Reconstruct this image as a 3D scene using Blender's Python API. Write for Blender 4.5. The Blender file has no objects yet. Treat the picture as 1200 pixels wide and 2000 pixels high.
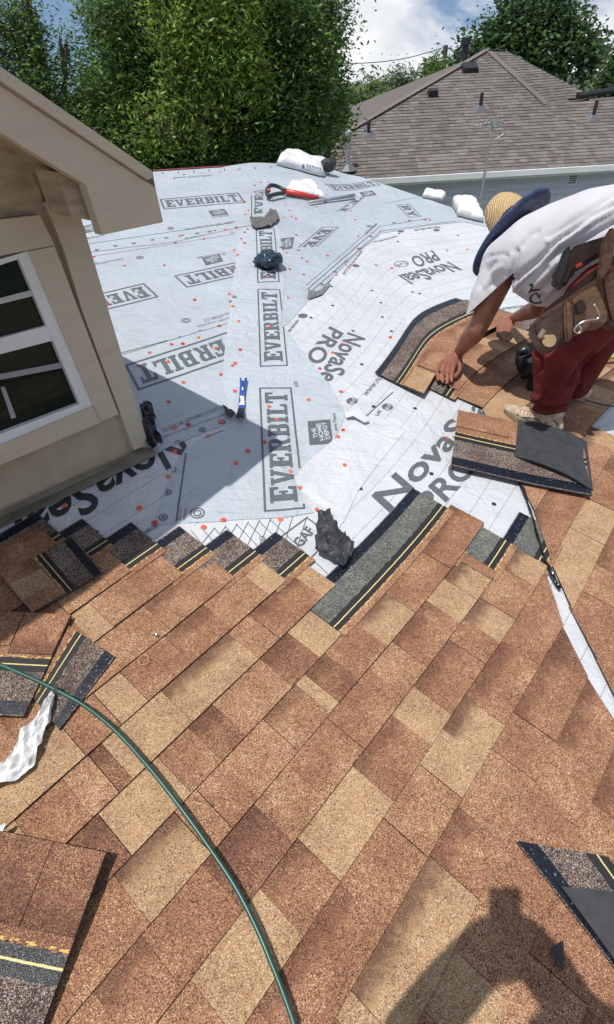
import bpy, bmesh, math, random
import numpy as np
from math import sin, cos, radians, pi, sqrt, hypot, atan2
from mathutils import Vector, Matrix, noise
from mathutils.geometry import tessellate_polygon

S = bpy.context.scene
COL = S.collection
random.seed(7)

# ------------------------------------------------------------------ camera
FPX, CX, CY = 1027.0, 600.0, 1000.0           # focal length and centre, photograph pixels
_n = np.array([56.0, -1213.0, FPX]); _n /= np.linalg.norm(_n)
_up = -_n
_y = np.array([0, 0, 1.0]) - _up * _up[2]; _y /= np.linalg.norm(_y)
_x = -np.cross(_y, _up)
R3 = np.array([_x, _y, _up])                  # camera axes (right, up, forward) -> world
cam_d = bpy.data.cameras.new('camera'); cam = bpy.data.objects.new('camera', cam_d); COL.objects.link(cam)
cr, cu, cf = R3 @ [1, 0, 0], R3 @ [0, 1, 0], R3 @ [0, 0, 1]
cam.matrix_world = Matrix(((cr[0], cu[0], -cf[0], 0), (cr[1], cu[1], -cf[1], 0), (cr[2], cu[2], -cf[2], 0), (0, 0, 0, 1)))
cam_d.sensor_fit = 'VERTICAL'; cam_d.sensor_height = 36.0; cam_d.lens = 36.0 * FPX / 2000.0
cam_d.clip_start = 0.05; cam_d.clip_end = 2000
S.camera = cam

# ------------------------------------------------------------------ light
SUN_DIR = Vector((0.262, 0.215, -0.942)).normalized()      # direction the light travels
SUN_EL = math.asin(-SUN_DIR.z); SUN_AZ = atan2(-SUN_DIR.x, -SUN_DIR.y)
W = bpy.data.worlds.new('World'); S.world = W; W.use_nodes = True
nt = W.node_tree; nt.nodes.clear()
def wn(t, **k):
    n = nt.nodes.new(t)
    for a, b in k.items(): setattr(n, a, b)
    return n
wo = wn('ShaderNodeOutputWorld'); wb = wn('ShaderNodeBackground'); wb.inputs['Strength'].default_value = 0.115
sky = wn('ShaderNodeTexSky', sky_type='NISHITA', sun_disc=False, sun_elevation=SUN_EL, sun_rotation=SUN_AZ, altitude=50, air_density=1.0, dust_density=0.25, ozone_density=1.0)
tc = wn('ShaderNodeTexCoord'); mp = wn('ShaderNodeMapping'); mp.inputs['Scale'].default_value = (1.0, 1.0, 2.2); mp.inputs['Location'].default_value = (-1.594, 2.974, -0.178)
nz = wn('ShaderNodeTexNoise'); nz.inputs['Scale'].default_value = 3.4; nz.inputs['Detail'].default_value = 9; nz.inputs['Roughness'].default_value = 0.56; nz.inputs['Distortion'].default_value = 0.3
rp = wn('ShaderNodeValToRGB'); rp.color_ramp.elements[0].position = 0.47; rp.color_ramp.elements[1].position = 0.57
nz2 = wn('ShaderNodeTexNoise'); nz2.inputs['Scale'].default_value = 6.0; nz2.inputs['Detail'].default_value = 6
rp2 = wn('ShaderNodeValToRGB'); rp2.color_ramp.elements[0].position = 0.32; rp2.color_ramp.elements[1].position = 0.66
rp2.color_ramp.elements[0].color = (5.4, 5.8, 6.4, 1); rp2.color_ramp.elements[1].color = (9.6, 9.6, 9.6, 1)
mx = wn('ShaderNodeMix', data_type='RGBA')
L = nt.links.new
sv = wn('ShaderNodeVectorMath', operation='MULTIPLY_ADD'); sv.inputs[1].default_value = (1, 1, 0.85); sv.inputs[2].default_value = (0, 0, 0.22)   # clear dry air: less horizon murk
sn = wn('ShaderNodeVectorMath', operation='NORMALIZE')
L(tc.outputs['Generated'], sv.inputs[0]); L(sv.outputs[0], sn.inputs[0]); L(sn.outputs[0], sky.inputs['Vector'])
L(tc.outputs['Generated'], mp.inputs['Vector']); L(mp.outputs['Vector'], nz.inputs['Vector']); L(mp.outputs['Vector'], nz2.inputs['Vector'])
L(nz.outputs['Fac'], rp.inputs['Fac']); L(nz2.outputs['Fac'], rp2.inputs['Fac'])
L(rp.outputs['Color'], mx.inputs['Factor']); L(sky.outputs['Color'], mx.inputs['A']); L(rp2.outputs['Color'], mx.inputs['B'])
L(mx.outputs['Result'], wb.inputs['Color']); L(wb.outputs['Background'], wo.inputs['Surface'])
sd = bpy.data.lights.new('sun', 'SUN'); sd.energy = 4.2; sd.angle = radians(0.55); sd.color = (1.0, 0.96, 0.9)
so = bpy.data.objects.new('sun', sd); COL.objects.link(so); so.rotation_mode = 'QUATERNION'; so.rotation_quaternion = SUN_DIR.to_track_quat('-Z', 'Y')
S.view_settings.view_transform = 'Standard'; S.view_settings.look = 'None'; S.view_settings.exposure = 0.0; S.view_settings.gamma = 1.0
S.view_settings.use_curve_mapping = False
S.cycles.max_bounces = 6; S.cycles.transparent_max_bounces = 8

# ------------------------------------------------------------------ roof surface
# U is the up-slope coordinate (its level lines are the shingle courses); z = -H + SL * U
H, SL = 1.6, 0.17
AZ, GL, GA, GC, RY0, RY1, XV, XV1, XH, XH1 = radians(41.905), 0.654, -0.684, 0.535, 1.099, 5.373, -0.172, -0.055, 0.871, -0.049
UX, UY = -cos(AZ), sin(AZ)                 # up-slope direction in plan
HX, HY = sin(AZ), cos(AZ)                  # along the courses
def smax(x, w=0.12): return 0.5 * (x + sqrt(x * x + w * w))
def sst(t):
    t = min(1.0, max(0.0, t)); return t * t * (3 - 2 * t)
def UU(x, y):
    r = sst((y - RY0) / (RY1 - RY0)); a = XV + XV1 * (y - 2); b = XH + XH1 * (y - 2)
    return UX * x + UY * y + r * (GA * (x - a) + (GA - GL) * smax(a - x) + (GC - GA) * smax(x - b))
def SZ(x, y): return -H + SL * UU(x, y)
def ray(px, py): return R3 @ np.array([px - CX, CY - py, FPX])
def hit(px, py):
    r = ray(px, py); t = H / (-r[2] + SL * 0.7 * r[1])
    for _ in range(30):
        t += 0.7 * (SZ(r[0] * t, r[1] * t) / r[2] - t)
    return (r[0] * t, r[1] * t)
def P3(px, py, lift=0.0):
    x, y = hit(px, py); return Vector((x, y, SZ(x, y) + lift))
def py_plane(px, py, yy):                    # point of the ray on the vertical plane y = yy
    r = ray(px, py); t = yy / r[1]; return Vector(r * t)
def pz_plane(px, py, zz):
    r = ray(px, py); t = zz / r[2]; return Vector(r * t)
def p_plane(px, py, co, no):
    r = Vector(ray(px, py)); t = Vector(co).dot(no) / r.dot(no); return r * t
def TU(px, py):
    x, y = hit(px, py); return (HX * x + HY * y, UU(x, y))
def XY(T, U):                                # inverse of (T, U)
    q = U
    for _ in range(12):
        x, y = T * HX + q * UX, T * HY + q * UY
        d = U - UU(x, y); q += d * 0.8
    return T * HX + q * UX, T * HY + q * UY

# ------------------------------------------------------------------ helpers
def link(o, parent=None):
    COL.objects.link(o)
    if parent is not None: o.parent = parent
    return o
def mobj(name, bm, m, parent=None, smooth=False):
    me = bpy.data.meshes.new(name); bm.to_mesh(me); bm.free()
    for mm in (m if isinstance(m, (list, tuple)) else [m]): me.materials.append(mm)
    if smooth:
        for p in me.polygons: p.use_smooth = True
    return link(bpy.data.objects.new(name, me), parent)
def pyobj(name, vs, fs, m, parent=None, smooth=False):
    me = bpy.data.meshes.new(name); me.from_pydata([tuple(v) for v in vs], [], fs); me.update()
    for mm in (m if isinstance(m, (list, tuple)) else [m]): me.materials.append(mm)
    if smooth:
        for p in me.polygons: p.use_smooth = True
    return link(bpy.data.objects.new(name, me), parent)
def empty(name, loc=(0, 0, 0)):
    o = bpy.data.objects.new(name, None); o.empty_display_size = 0.1; COL.objects.link(o); return o
def tag(o, label=None, cat=None, group=None, kind=None):
    if label: o['label'] = label
    if cat: o['category'] = cat
    if group: o['group'] = group
    if kind: o['kind'] = kind
    return o
def box_bm(bm, c, sx, sy, sz, rot=None):
    r = bmesh.ops.create_cube(bm, size=1.0)
    M = Matrix.Translation(Vector(c)) @ (rot.to_4x4() if rot is not None else Matrix.Identity(4)) @ Matrix.Diagonal((sx, sy, sz, 1))
    bmesh.ops.transform(bm, matrix=M, verts=r['verts']); return r['verts']
def tube_bm(bm, pts, rad, seg=8, cap=True):
    pts = [Vector(p) for p in pts]; n = len(pts); rings = []
    rads = rad if isinstance(rad, (list, tuple)) else [rad] * n
    prev = None
    for i, p in enumerate(pts):
        t = (pts[min(i + 1, n - 1)] - pts[max(i - 1, 0)]).normalized()
        if prev is None:
            a = Vector((0, 0, 1)) if abs(t.z) < 0.9 else Vector((1, 0, 0)); s = t.cross(a).normalized()
        else:
            s = (prev - t * prev.dot(t)).normalized()
        prev = s; u = s.cross(t)
        rings.append([bm.verts.new(p + (s * cos(2 * pi * k / seg) + u * sin(2 * pi * k / seg)) * rads[i]) for k in range(seg)])
    for a, b in zip(rings[:-1], rings[1:]):
        for k in range(seg): bm.faces.new((a[k], a[(k + 1) % seg], b[(k + 1) % seg], b[k]))
    if cap:
        bm.faces.new(rings[0][::-1]); bm.faces.new(rings[-1])
def smooth_path(pts, sub=6):
    pts = [Vector(p) for p in pts]; out = []
    for i in range(len(pts) - 1):
        p0, p1, p2, p3 = pts[max(i - 1, 0)], pts[i], pts[i + 1], pts[min(i + 2, len(pts) - 1)]
        for k in range(sub):
            t = k / sub
            out.append(0.5 * ((2 * p1) + (p2 - p0) * t + (2 * p0 - 5 * p1 + 4 * p2 - p3) * t * t + (3 * p1 - p0 - 3 * p2 + p3) * t ** 3))
    out.append(pts[-1]); return out
def prism(name, front, back, m, parent=None):
    """closed solid between two matching outlines"""
    n = len(front); vs = list(front) + list(back)
    fs = [list(range(n)), list(range(2 * n - 1, n - 1, -1))] + [[i, n + i, n + (i + 1) % n, (i + 1) % n] for i in range(n)]
    o = pyobj(name, vs, fs, m, parent)
    bm = bmesh.new(); bm.from_mesh(o.data); bmesh.ops.recalc_face_normals(bm, faces=bm.faces); bm.to_mesh(o.data); bm.free()
    return o

# ------------------------------------------------------------------ materials
def newmat(name):
    m = bpy.data.materials.new(name); m.use_nodes = True
    t = m.node_tree; b = t.nodes['Principled BSDF']
    return m, t, b
class NB:
    def __init__(s, t): s.t = t
    def n(s, ty, ins=None, **k):
        x = s.t.nodes.new(ty)
        for a, b in k.items(): setattr(x, a, b)
        for a, b in (ins or {}).items():
            if isinstance(b, bpy.types.NodeSocket): s.t.links.new(b, x.inputs[a])
            else: x.inputs[a].default_value = b
        return x
    def math(s, op, a, b=0.0, clamp=False):
        x = s.t.nodes.new('ShaderNodeMath'); x.operation = op; x.use_clamp = clamp
        for i, v in enumerate((a, b)):
            if isinstance(v, bpy.types.NodeSocket): s.t.links.new(v, x.inputs[i])
            else: x.inputs[i].default_value = v
        return x.outputs[0]
    def ramp(s, fac, stops, interp='LINEAR'):
        x = s.t.nodes.new('ShaderNodeValToRGB'); e = x.color_ramp.elements; x.color_ramp.interpolation = interp
        while len(e) < len(stops): e.new(0.5)
        for i, (p, c) in enumerate(stops):
            e[i].position = p; e[i].color = (c[0], c[1], c[2], 1) if not isinstance(c, (int, float)) else (c, c, c, 1)
        s.t.links.new(fac, x.inputs['Fac']); return x.outputs['Color']
    def mix(s, fac, a, b, blend='MIX'):
        x = s.t.nodes.new('ShaderNodeMix'); x.data_type = 'RGBA'; x.blend_type = blend
        for k, v in (('Factor', fac), ('A', a), ('B', b)):
            if isinstance(v, bpy.types.NodeSocket): s.t.links.new(v, x.inputs[k])
            elif k == 'Factor': x.inputs[k].default_value = v
            else: x.inputs[k].default_value = (v[0], v[1], v[2], 1)
        return x.outputs['Result']
    def bump(s, h, strength, dist, bsdf):
        x = s.n('ShaderNodeBump', {'Height': h, 'Strength': strength, 'Distance': dist}); s.t.links.new(x.outputs['Normal'], bsdf.inputs['Normal'])
def mat(name, col, rough=0.6, var=0.12, scale=6.0, bump=0.0, bscale=40.0, bdist=0.004, metal=0.0, spec=0.5, stretch=None, detail=6):
    m, t, b = newmat(name); g = NB(t)
    b.inputs['Roughness'].default_value = rough; b.inputs['Metallic'].default_value = metal; b.inputs['Specular IOR Level'].default_value = spec
    co = g.n('ShaderNodeTexCoord').outputs['Object']
    if stretch: co = g.n('ShaderNodeMapping', {'Vector': co, 'Scale': stretch}).outputs['Vector']
    nn = g.n('ShaderNodeTexNoise', {'Vector': co, 'Scale': scale, 'Detail': detail}).outputs['Fac']
    lo = [c * (1 - var * 1.5) for c in col]; hi = [min(1, c * (1 + var * 1.5)) for c in col]
    t.links.new(g.ramp(nn, [(0.3, lo), (0.7, hi)]), b.inputs['Base Color'])
    if bump:
        bn = g.n('ShaderNodeTexNoise', {'Vector': co, 'Scale': bscale, 'Detail': 5.0}).outputs['Fac']
        g.bump(bn, bump, bdist, b)
    return m

TAR = (0.018, 0.018, 0.021)
def granules(g, cols, scale=540.0):
    """colour of mineral granules: one random shade per grain"""
    co = g.n('ShaderNodeTexCoord').outputs['Object']
    v = g.n('ShaderNodeTexVoronoi', {'Vector': co, 'Scale': scale})
    rnd = g.n('ShaderNodeSeparateColor', {'Color': v.outputs['Color']}).outputs[0]
    big = g.n('ShaderNodeTexNoise', {'Vector': co, 'Scale': 9.0, 'Detail': 4.0}).outputs['Fac']
    fine = g.n('ShaderNodeTexNoise', {'Vector': co, 'Scale': 60.0, 'Detail': 3.0}).outputs['Fac']
    f = g.math('ADD', rnd, g.math('MULTIPLY', g.math('SUBTRACT', big, 0.5), 0.55))
    f = g.math('ADD', f, g.math('MULTIPLY', g.math('SUBTRACT', fine, 0.5), 0.35))
    g.rnd = rnd
    return g.ramp(f, cols, 'CONSTANT'), v.outputs['Distance'], co, big
DK, RD, RB, TN, LT = (0.085, 0.05, 0.04), (0.232, 0.094, 0.050), (0.338, 0.166, 0.090), (0.46, 0.285, 0.15), (0.62, 0.46, 0.29)
PAL = {
 'T': [(0.0, (0.09, 0.06, 0.042)), (0.10, (0.29, 0.165, 0.085)), (0.26, (0.37, 0.225, 0.12)), (0.56, (0.43, 0.275, 0.15)), (0.88, LT)],
 'B': [(0.0, (0.06, 0.04, 0.034)), (0.16, RD), (0.42, RB), (0.66, (0.41, 0.24, 0.13)), (0.82, TN), (0.95, LT)],
 'R': [(0.0, (0.06, 0.04, 0.034)), (0.17, RD), (0.50, RB), (0.78, (0.40, 0.222, 0.122)), (0.90, TN), (0.975, LT)],
 'D': [(0.0, (0.055, 0.038, 0.033)), (0.26, (0.17, 0.078, 0.048)), (0.46, RD), (0.74, RB), (0.91, TN)],
 'K': [(0.0, (0.02, 0.018, 0.018)), (0.3, (0.07, 0.05, 0.045)), (0.5, (0.16, 0.085, 0.055)), (0.72, (0.24, 0.2, 0.17)), (0.9, (0.45, 0.40, 0.34))],
 'G': [(0.0, (0.03, 0.03, 0.028)), (0.22, (0.085, 0.092, 0.083)), (0.55, (0.14, 0.148, 0.132)), (0.82, (0.22, 0.22, 0.19)), (0.95, (0.36, 0.33, 0.27))],
}
def tab_mat(code, top=0.0, base=None):
    m, t, b = newmat('shingle_granules_' + code); g = NB(t)
    c, d, co, big = granules(g, PAL[base or code])
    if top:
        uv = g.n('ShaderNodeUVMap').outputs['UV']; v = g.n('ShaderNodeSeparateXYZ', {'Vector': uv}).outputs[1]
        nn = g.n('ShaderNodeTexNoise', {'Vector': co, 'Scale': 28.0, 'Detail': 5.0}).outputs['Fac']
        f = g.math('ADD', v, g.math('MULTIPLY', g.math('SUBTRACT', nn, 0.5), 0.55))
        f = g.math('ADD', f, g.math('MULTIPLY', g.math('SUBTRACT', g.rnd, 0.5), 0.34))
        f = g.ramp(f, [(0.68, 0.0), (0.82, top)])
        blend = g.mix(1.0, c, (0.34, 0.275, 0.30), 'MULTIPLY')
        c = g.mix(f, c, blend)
    # pale scuffs and dust
    sc = g.n('ShaderNodeTexNoise', {'Vector': co, 'Scale': 7.0, 'Detail': 9.0, 'Roughness': 0.75}).outputs['Fac']
    c = g.mix(g.ramp(sc, [(0.64, 0.0), (0.82, 0.35)]), c, (0.5, 0.43, 0.36))
    t.links.new(c, b.inputs['Base Color']); b.inputs['Roughness'].default_value = 0.85; b.inputs['Specular IOR Level'].default_value = 0.3
    g.bump(d, 0.35, 0.002, b)
    return m
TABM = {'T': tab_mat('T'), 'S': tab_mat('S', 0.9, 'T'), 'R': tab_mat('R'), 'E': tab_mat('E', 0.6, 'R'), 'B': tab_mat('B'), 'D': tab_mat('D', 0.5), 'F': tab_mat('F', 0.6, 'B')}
def shingle_mat(name, exposed, head, gloss=0.35):
    """whole shingle: v = 0 butt edge ... 0.43 end of exposure, tar band with yellow line, headlap, release film at the top"""
    m, t, b = newmat(name); g = NB(t)
    ce, d, co, big = granules(g, PAL[exposed]); ch = granules(g, PAL[head])[0]
    uv = g.n('ShaderNodeUVMap').outputs['UV']; sx = g.n('ShaderNodeSeparateXYZ', {'Vector': uv}); u, v = sx.outputs[0], sx.outputs[1]
    nn = g.n('ShaderNodeTexNoise', {'Vector': co, 'Scale': 70.0, 'Detail': 4.0}).outputs['Fac']
    vv = g.math('ADD', v, g.math('MULTIPLY', g.math('SUBTRACT', nn, 0.5), 0.045))
    c = g.mix(g.ramp(vv, [(0.0, 0.0), (0.465, 1.0)], 'CONSTANT'), ce, TAR)
    c = g.mix(g.ramp(vv, [(0.0, 0.0), (0.60, 1.0)], 'CONSTANT'), c, ch)
    # thin dashed line then the solid yellow line
    dash = g.math('GREATER_THAN', g.n('ShaderNodeTexNoise', {'Vector': uv, 'Scale': 60.0, 'Detail': 2.0}).outputs['Fac'], 0.53)
    l1 = g.math('MULTIPLY', g.ramp(v, [(0.0, 0.0), (0.447, 1.0), (0.462, 0.0)], 'CONSTANT'), dash)
    c = g.mix(l1, c, (0.62, 0.42, 0.11))
    v2 = g.math('ADD', v, g.math('MULTIPLY', g.math('SUBTRACT', nn, 0.5), 0.008))
    l2 = g.ramp(v2, [(0.0, 0.0), (0.527, 1.0), (0.538, 0.0)], 'CONSTANT')
    c = g.mix(l2, c, (0.66, 0.55, 0.24))
    film = g.ramp(v, [(0.0, 0.0), (0.87, 1.0), (0.985, 0.0)], 'CONSTANT')
    fn = g.n('ShaderNodeTexNoise', {'Vector': co, 'Scale': 130.0, 'Detail': 2.0}).outputs['Fac']
    c = g.mix(film, c, g.ramp(fn, [(0.40, (0.006, 0.007, 0.011)), (0.66, (0.012, 0.018, 0.034)), (0.71, (0.16, 0.19, 0.24))]))
    t.links.new(c, b.inputs['Base Color'])
    tarm = g.ramp(v, [(0.0, 0.0), (0.465, 1.0), (0.61, 0.0)], 'CONSTANT')
    gl = g.math('ADD', g.math('MULTIPLY', film, 0.6), g.math('MULTIPLY', tarm, gloss), True)
    t.links.new(g.math('SUBTRACT', 0.88, gl), b.inputs['Roughness']); b.inputs['Specular IOR Level'].default_value = 0.4
    g.bump(d, 0.3, 0.002, b)
    return m
SHM = {'brown': shingle_mat('shingle_with_brown_headlap', 'R', 'K'), 'grey': shingle_mat('shingle_with_grey_headlap', 'B', 'G', 0.2), 'gloss': shingle_mat('shingle_with_glossy_tar', 'D', 'K', 0.62)}
M_BACK = mat('shingle_back', (0.035, 0.037, 0.042), 0.75, 0.2, 30, 0.5, 260, 0.003)
M_TARFILM = mat('black_film', (0.008, 0.009, 0.012), 0.22, 0.2, 30, 0.3, 30, 0.01)

def underlay(name, col, rough, bumps, lines=None, spec=0.45):
    m, t, b = newmat(name); g = NB(t)
    co = g.n('ShaderNodeTexCoord').outputs['Object']
    n1 = g.n('ShaderNodeTexNoise', {'Vector': co, 'Scale': 3.0, 'Detail': 7.0, 'Roughness': 0.6}).outputs['Fac']
    c = g.ramp(n1, [(0.3, [x * 0.9 for x in col]), (0.7, [min(1, x * 1.07) for x in col])])
    sp = g.n('ShaderNodeTexNoise', {'Vector': co, 'Scale': 45.0, 'Detail': 4.0, 'Roughness': 0.8}).outputs['Fac']
    c = g.mix(g.ramp(sp, [(0.68, 0.0), (0.78, 0.45)]), c, (0.2, 0.19, 0.18))
    if lines:
        uv = g.n('ShaderNodeUVMap').outputs['UV']; sx = g.n('ShaderNodeSeparateXYZ', {'Vector': uv})
        k = g.math('FRACT', g.math('MULTIPLY', sx.outputs[1], 1.0 / lines)); on = g.math('LESS_THAN', k, 0.035)
        dots = g.math('LESS_THAN', g.math('FRACT', g.math('MULTIPLY', sx.outputs[0], 75.0)), 0.62)
        c = g.mix(g.math('MULTIPLY', g.math('MULTIPLY', on, dots), 0.75), c, (0.09, 0.09, 0.1))
    t.links.new(c, b.inputs['Base Color']); b.inputs['Roughness'].default_value = rough; b.inputs['Specular IOR Level'].default_value = spec
    w1 = g.n('ShaderNodeTexNoise', {'Vector': co, 'Scale': 5.0, 'Detail': 5.0, 'Distortion': 2.2}).outputs['Fac']
    w2 = g.n('ShaderNodeTexNoise', {'Vector': co, 'Scale': 26.0, 'Detail': 3.0, 'Distortion': 1.0}).outputs['Fac']
    w3 = g.n('ShaderNodeTexNoise', {'Vector': g.n('ShaderNodeMapping', {'Vector': co, 'Scale': (3.0, 22.0, 3.0), 'Rotation': (0, 0, 0.6)}).outputs['Vector'], 'Scale': 1.0, 'Detail': 3.0, 'Distortion': 0.8}).outputs['Fac']
    h = g.math('ADD', g.math('ADD', w1, g.math('MULTIPLY', w2, 0.25)), g.math('MULTIPLY', w3, 0.5))
    g.bump(h, bumps * 2.0, 0.022, b)
    return m
M_EVER = underlay('grey_blue_underlayment', (0.40, 0.45, 0.49), 0.45, 0.35)
M_EVER2 = underlay('grey_blue_valley_underlayment', (0.435, 0.485, 0.525), 0.45, 0.45)
M_NOVA = underlay('white_underlayment', (0.545, 0.56, 0.59), 0.45, 0.35, lines=0.098)
M_NOVAG = underlay('white_slick_underlayment', (0.575, 0.59, 0.615), 0.32, 0.42)
M_GAF = underlay('white_felt_underlayment', (0.55,0.57,0.59), 0.5, 0.3)
M_INK = mat('grey_ink', (0.105, 0.115, 0.128), 0.55, 0.12, 60)
M_INKB = mat('black_ink', (0.03, 0.032, 0.036), 0.5, 0.15, 60)
M_INKL = mat('pale_ink', (0.45, 0.48, 0.52), 0.55, 0.1, 60)
M_RED = mat('red_plastic', (0.58, 0.05, 0.03), 0.35, 0.12, 30)
M_ORANGE = mat('orange_plastic', (0.70, 0.14, 0.065), 0.38, 0.15, 30)

# ------------------------------------------------------------------ roof deck
def grid_cut(bm, step):
    xs = [v.co.x for v in bm.verts]; ys = [v.co.y for v in bm.verts]
    for ax, lo, hi in ((0, min(xs), max(xs)), (1, min(ys), max(ys))):
        k = math.floor(lo / step) + 1
        while k * step < hi:
            co = [0, 0, 0]; no = [0, 0, 0]; co[ax] = k * step + 0.0003; no[ax] = 1
            bmesh.ops.bisect_plane(bm, geom=bm.verts[:] + bm.edges[:] + bm.faces[:], plane_co=co, plane_no=no, dist=1e-6)
            k += 1
def tess(bm, loops):
    """fill 2D loops (outer + holes) into bm at z = 0"""
    pts = [[Vector((p[0], p[1], 0)) for p in l] for l in loops]
    tri = tessellate_polygon(pts); vs = [bm.verts.new(p) for l in pts for p in l]
    for t in tri:
        try: bm.faces.new([vs[i] for i in t])
        except ValueError: pass
def rough(x, y):                                   # hand-laid sheet: shallow puckers, metres
    r = 1 - abs(noise.noise(Vector((x * 3.3 + y * 0.8, y * 1.6, 8.2)))) * 2.2; return 0.0035 * noise.noise(Vector((x * 4.1, y * 3.1, 1.7))) + 0.0016 * noise.noise(Vector((x * 13.0, y * 9.0, 5.1))) + 0.0030 * max(0.0, r) ** 3
def drape(bm, lift, amp=1.0):
    for v in bm.verts: v.co.z = SZ(v.co.x, v.co.y) + lift + amp * rough(v.co.x, v.co.y)
    for f in bm.faces:
        f.normal_update()
        if f.normal.z < 0: f.normal_flip()
RIDGE = [hit(*p) for p in ((300, 335), (430, 327), (560, 320), (650, 330), (705, 345), (760, 362), (815, 381), (870, 400), (915, 415), (960, 430))]
_l = (RIDGE[0][0] - 5.0, RIDGE[0][1] - 5.0 * 0.62); _r = (RIDGE[-1][0] + 4.2, RIDGE[-1][1] - 4.2 * 0.95)
OUT = [_l] + RIDGE + [_r, (RIDGE[-1][0] + 3.2, -2.6), (-6.3, -2.6)]
M_WOOD = mat('deck_board', (0.33, 0.23, 0.14), 0.8, 0.25, 4, stretch=(1, 8, 1))
M_SIDE = mat('house_siding', (0.36, 0.32, 0.26), 0.7)
bm = bmesh.new(); tess(bm, [OUT]); grid_cut(bm, 0.22)
for v in bm.verts: v.co.z = SZ(v.co.x, v.co.y) - 0.016
bmesh.ops.recalc_face_normals(bm, faces=bm.faces)
roof = mobj('roof', bm, M_WOOD); tag(roof, kind='structure')
# far slope beyond the ridge, then the walls of the house down to the ground
GROUND = -4.6
cen = Vector((0.3, 1.5))
rim = [Vector(p) for p in OUT]; low = []
for i, p in enumerate(rim):
    d = (p - cen).normalized(); far = 2.4 if i < len(rim) - 2 else 0.25
    q = p + d * far; low.append((q.x, q.y, min(SZ(p.x, p.y) - 0.45 * far, -1.9)))
n = len(rim); vs = [(p.x, p.y, SZ(p.x, p.y) - 0.018) for p in rim] + low + [(q[0], q[1], GROUND) for q in low]
fs = [[i, (i + 1) % n, n + (i + 1) % n, n + i] for i in range(n)]
pyobj('far_slope', vs, fs, mat('roof_felt', (0.42, 0.47, 0.52), 0.6), roof)
vs2 = [(cen.x + (q[0] - cen.x) * 0.93, cen.y + (q[1] - cen.y) * 0.93, z) for z in (-2.1, GROUND) for q in low]
pyobj('house_wall', vs2, [[i, (i + 1) % n, n + (i + 1) % n, n + i] for i in range(n)], M_SIDE, roof)

# ------------------------------------------------------------------ underlayment sheets (pixel outlines put on the roof)
SHEETS = {}
from mathutils.bvhtree import BVHTree as _BT
_v = []; _f = []; SHEET_BVH = None
def top_of(x, y):
    h = SHEET_BVH.ray_cast(Vector((x, y, 2.0)), Vector((0, 0, -1))) if SHEET_BVH else (None,)
    return h[0].z if h[0] is not None else SZ(x, y)
def own_bvh(o): return _BT.FromPolygons([v.co.copy() for v in o.data.vertices], [list(p.vertices) for p in o.data.polygons])
def sheet(key, px, lift, m, amp=1.0, step=0.05, curl=None):
    global SHEET_BVH
    bm = bmesh.new(); tess(bm, [[hit(*p) for p in px]]); grid_cut(bm, step); drape(bm, lift, amp)
    for v in bm.verts:                            # each sheet lies on the ones under it
        v.co.z = top_of(v.co.x, v.co.y) + (0.0024 + amp * 0.35 * abs(rough(v.co.x + 7, v.co.y)) if SHEET_BVH else lift + amp * rough(v.co.x, v.co.y))
    uvl = bm.loops.layers.uv.new('UVMap')
    for f in bm.faces:
        for l in f.loops: l[uvl].uv = (HX * l.vert.co.x + HY * l.vert.co.y, UU(l.vert.co.x, l.vert.co.y))
    if curl:
        for v in bm.verts: v.co.z += curl(v.co)
    o = mobj('underlayment_sheet', bm, m, roof, True)
    k0 = len(_v); _v.extend(v.co.copy() for v in o.data.vertices); _f.extend([i + k0 for i in p.vertices] for p in o.data.polygons)
    SHEET_BVH = _BT.FromPolygons(_v, _f); SHEETS[key] = (o, lift, amp); return o
NOVA_L = 0.000
sheet('nova', [(-120, 1190), (-120, 1020), (300, 868), (420, 780), (520, 620), (600, 560), (700, 470), (745, 445), (905, 422), (990, 420), (1300, 470), (1420, 560), (1420, 900), (1240, 1000), (1300, 1520), (1210, 1530), (1120, 1330), (1040, 1200), (860, 1130), (690, 1250), (300, 1200)], NOVA_L, M_NOVA, 0.75, step=0.05)
sheet('gaf', [(318, 1075), (365, 1030), (520, 1005), (625, 990), (692, 1040), (668, 1150), (600, 1130), (500, 1110), (400, 1110), (330, 1105)], 0.0035, M_GAF, 0.4)
sheet('l3', [(200, 880), (205, 690), (300, 666), (380, 644), (500, 612), (500, 810), (400, 845), (330, 874), (300, 892)], 0.0045, M_EVER)
sheet('l2', [(120, 720), (120, 495), (230, 476), (340, 465), (455, 440), (520, 432), (520, 606), (455, 630), (380, 652), (300, 676), (200, 706)], 0.0090, M_EVER)
sheet('l1', [(130, 500), (170, 380), (301, 336), (430, 328), (558, 321), (600, 326), (600, 420), (520, 440), (455, 448), (340, 474), (230, 487)], 0.0135, M_EVER)
sheet('ra', [(518, 332), (558, 322), (648, 331), (705, 346), (758, 363), (814, 382), (868, 401), (914, 416), (956, 430), (985, 450), (905, 434), (840, 441), (745, 456), (700, 492), (648, 545), (603, 588), (560, 636), (530, 640), (520, 520), (512, 430)], 0.0180, M_EVER, step=0.05)
sheet('valley', [(468, 452), (500, 440), (545, 440), (553, 500), (556, 560), (550, 632), (578, 668), (604, 702), (642, 750), (667, 790), (676, 812), (650, 868), (592, 922), (575, 938), (588, 962), (613, 1003), (560, 1012), (500, 1015), (400, 1020), (298, 1026), (318, 975), (333, 925), (366, 872), (440, 838), (448, 800), (434, 745), (440, 680), (452, 590), (458, 530)], 0.0225, M_EVER2, 1.2, step=0.045)
sheet('slick', [(575, 936), (600, 905), (655, 858), (703, 815), (735, 812), (790, 845), (740, 905), (700, 960), (672, 1020), (662, 1035), (640, 1012), (618, 1000), (590, 962)], 0.0245, M_NOVAG, 1.25, step=0.04)
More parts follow.
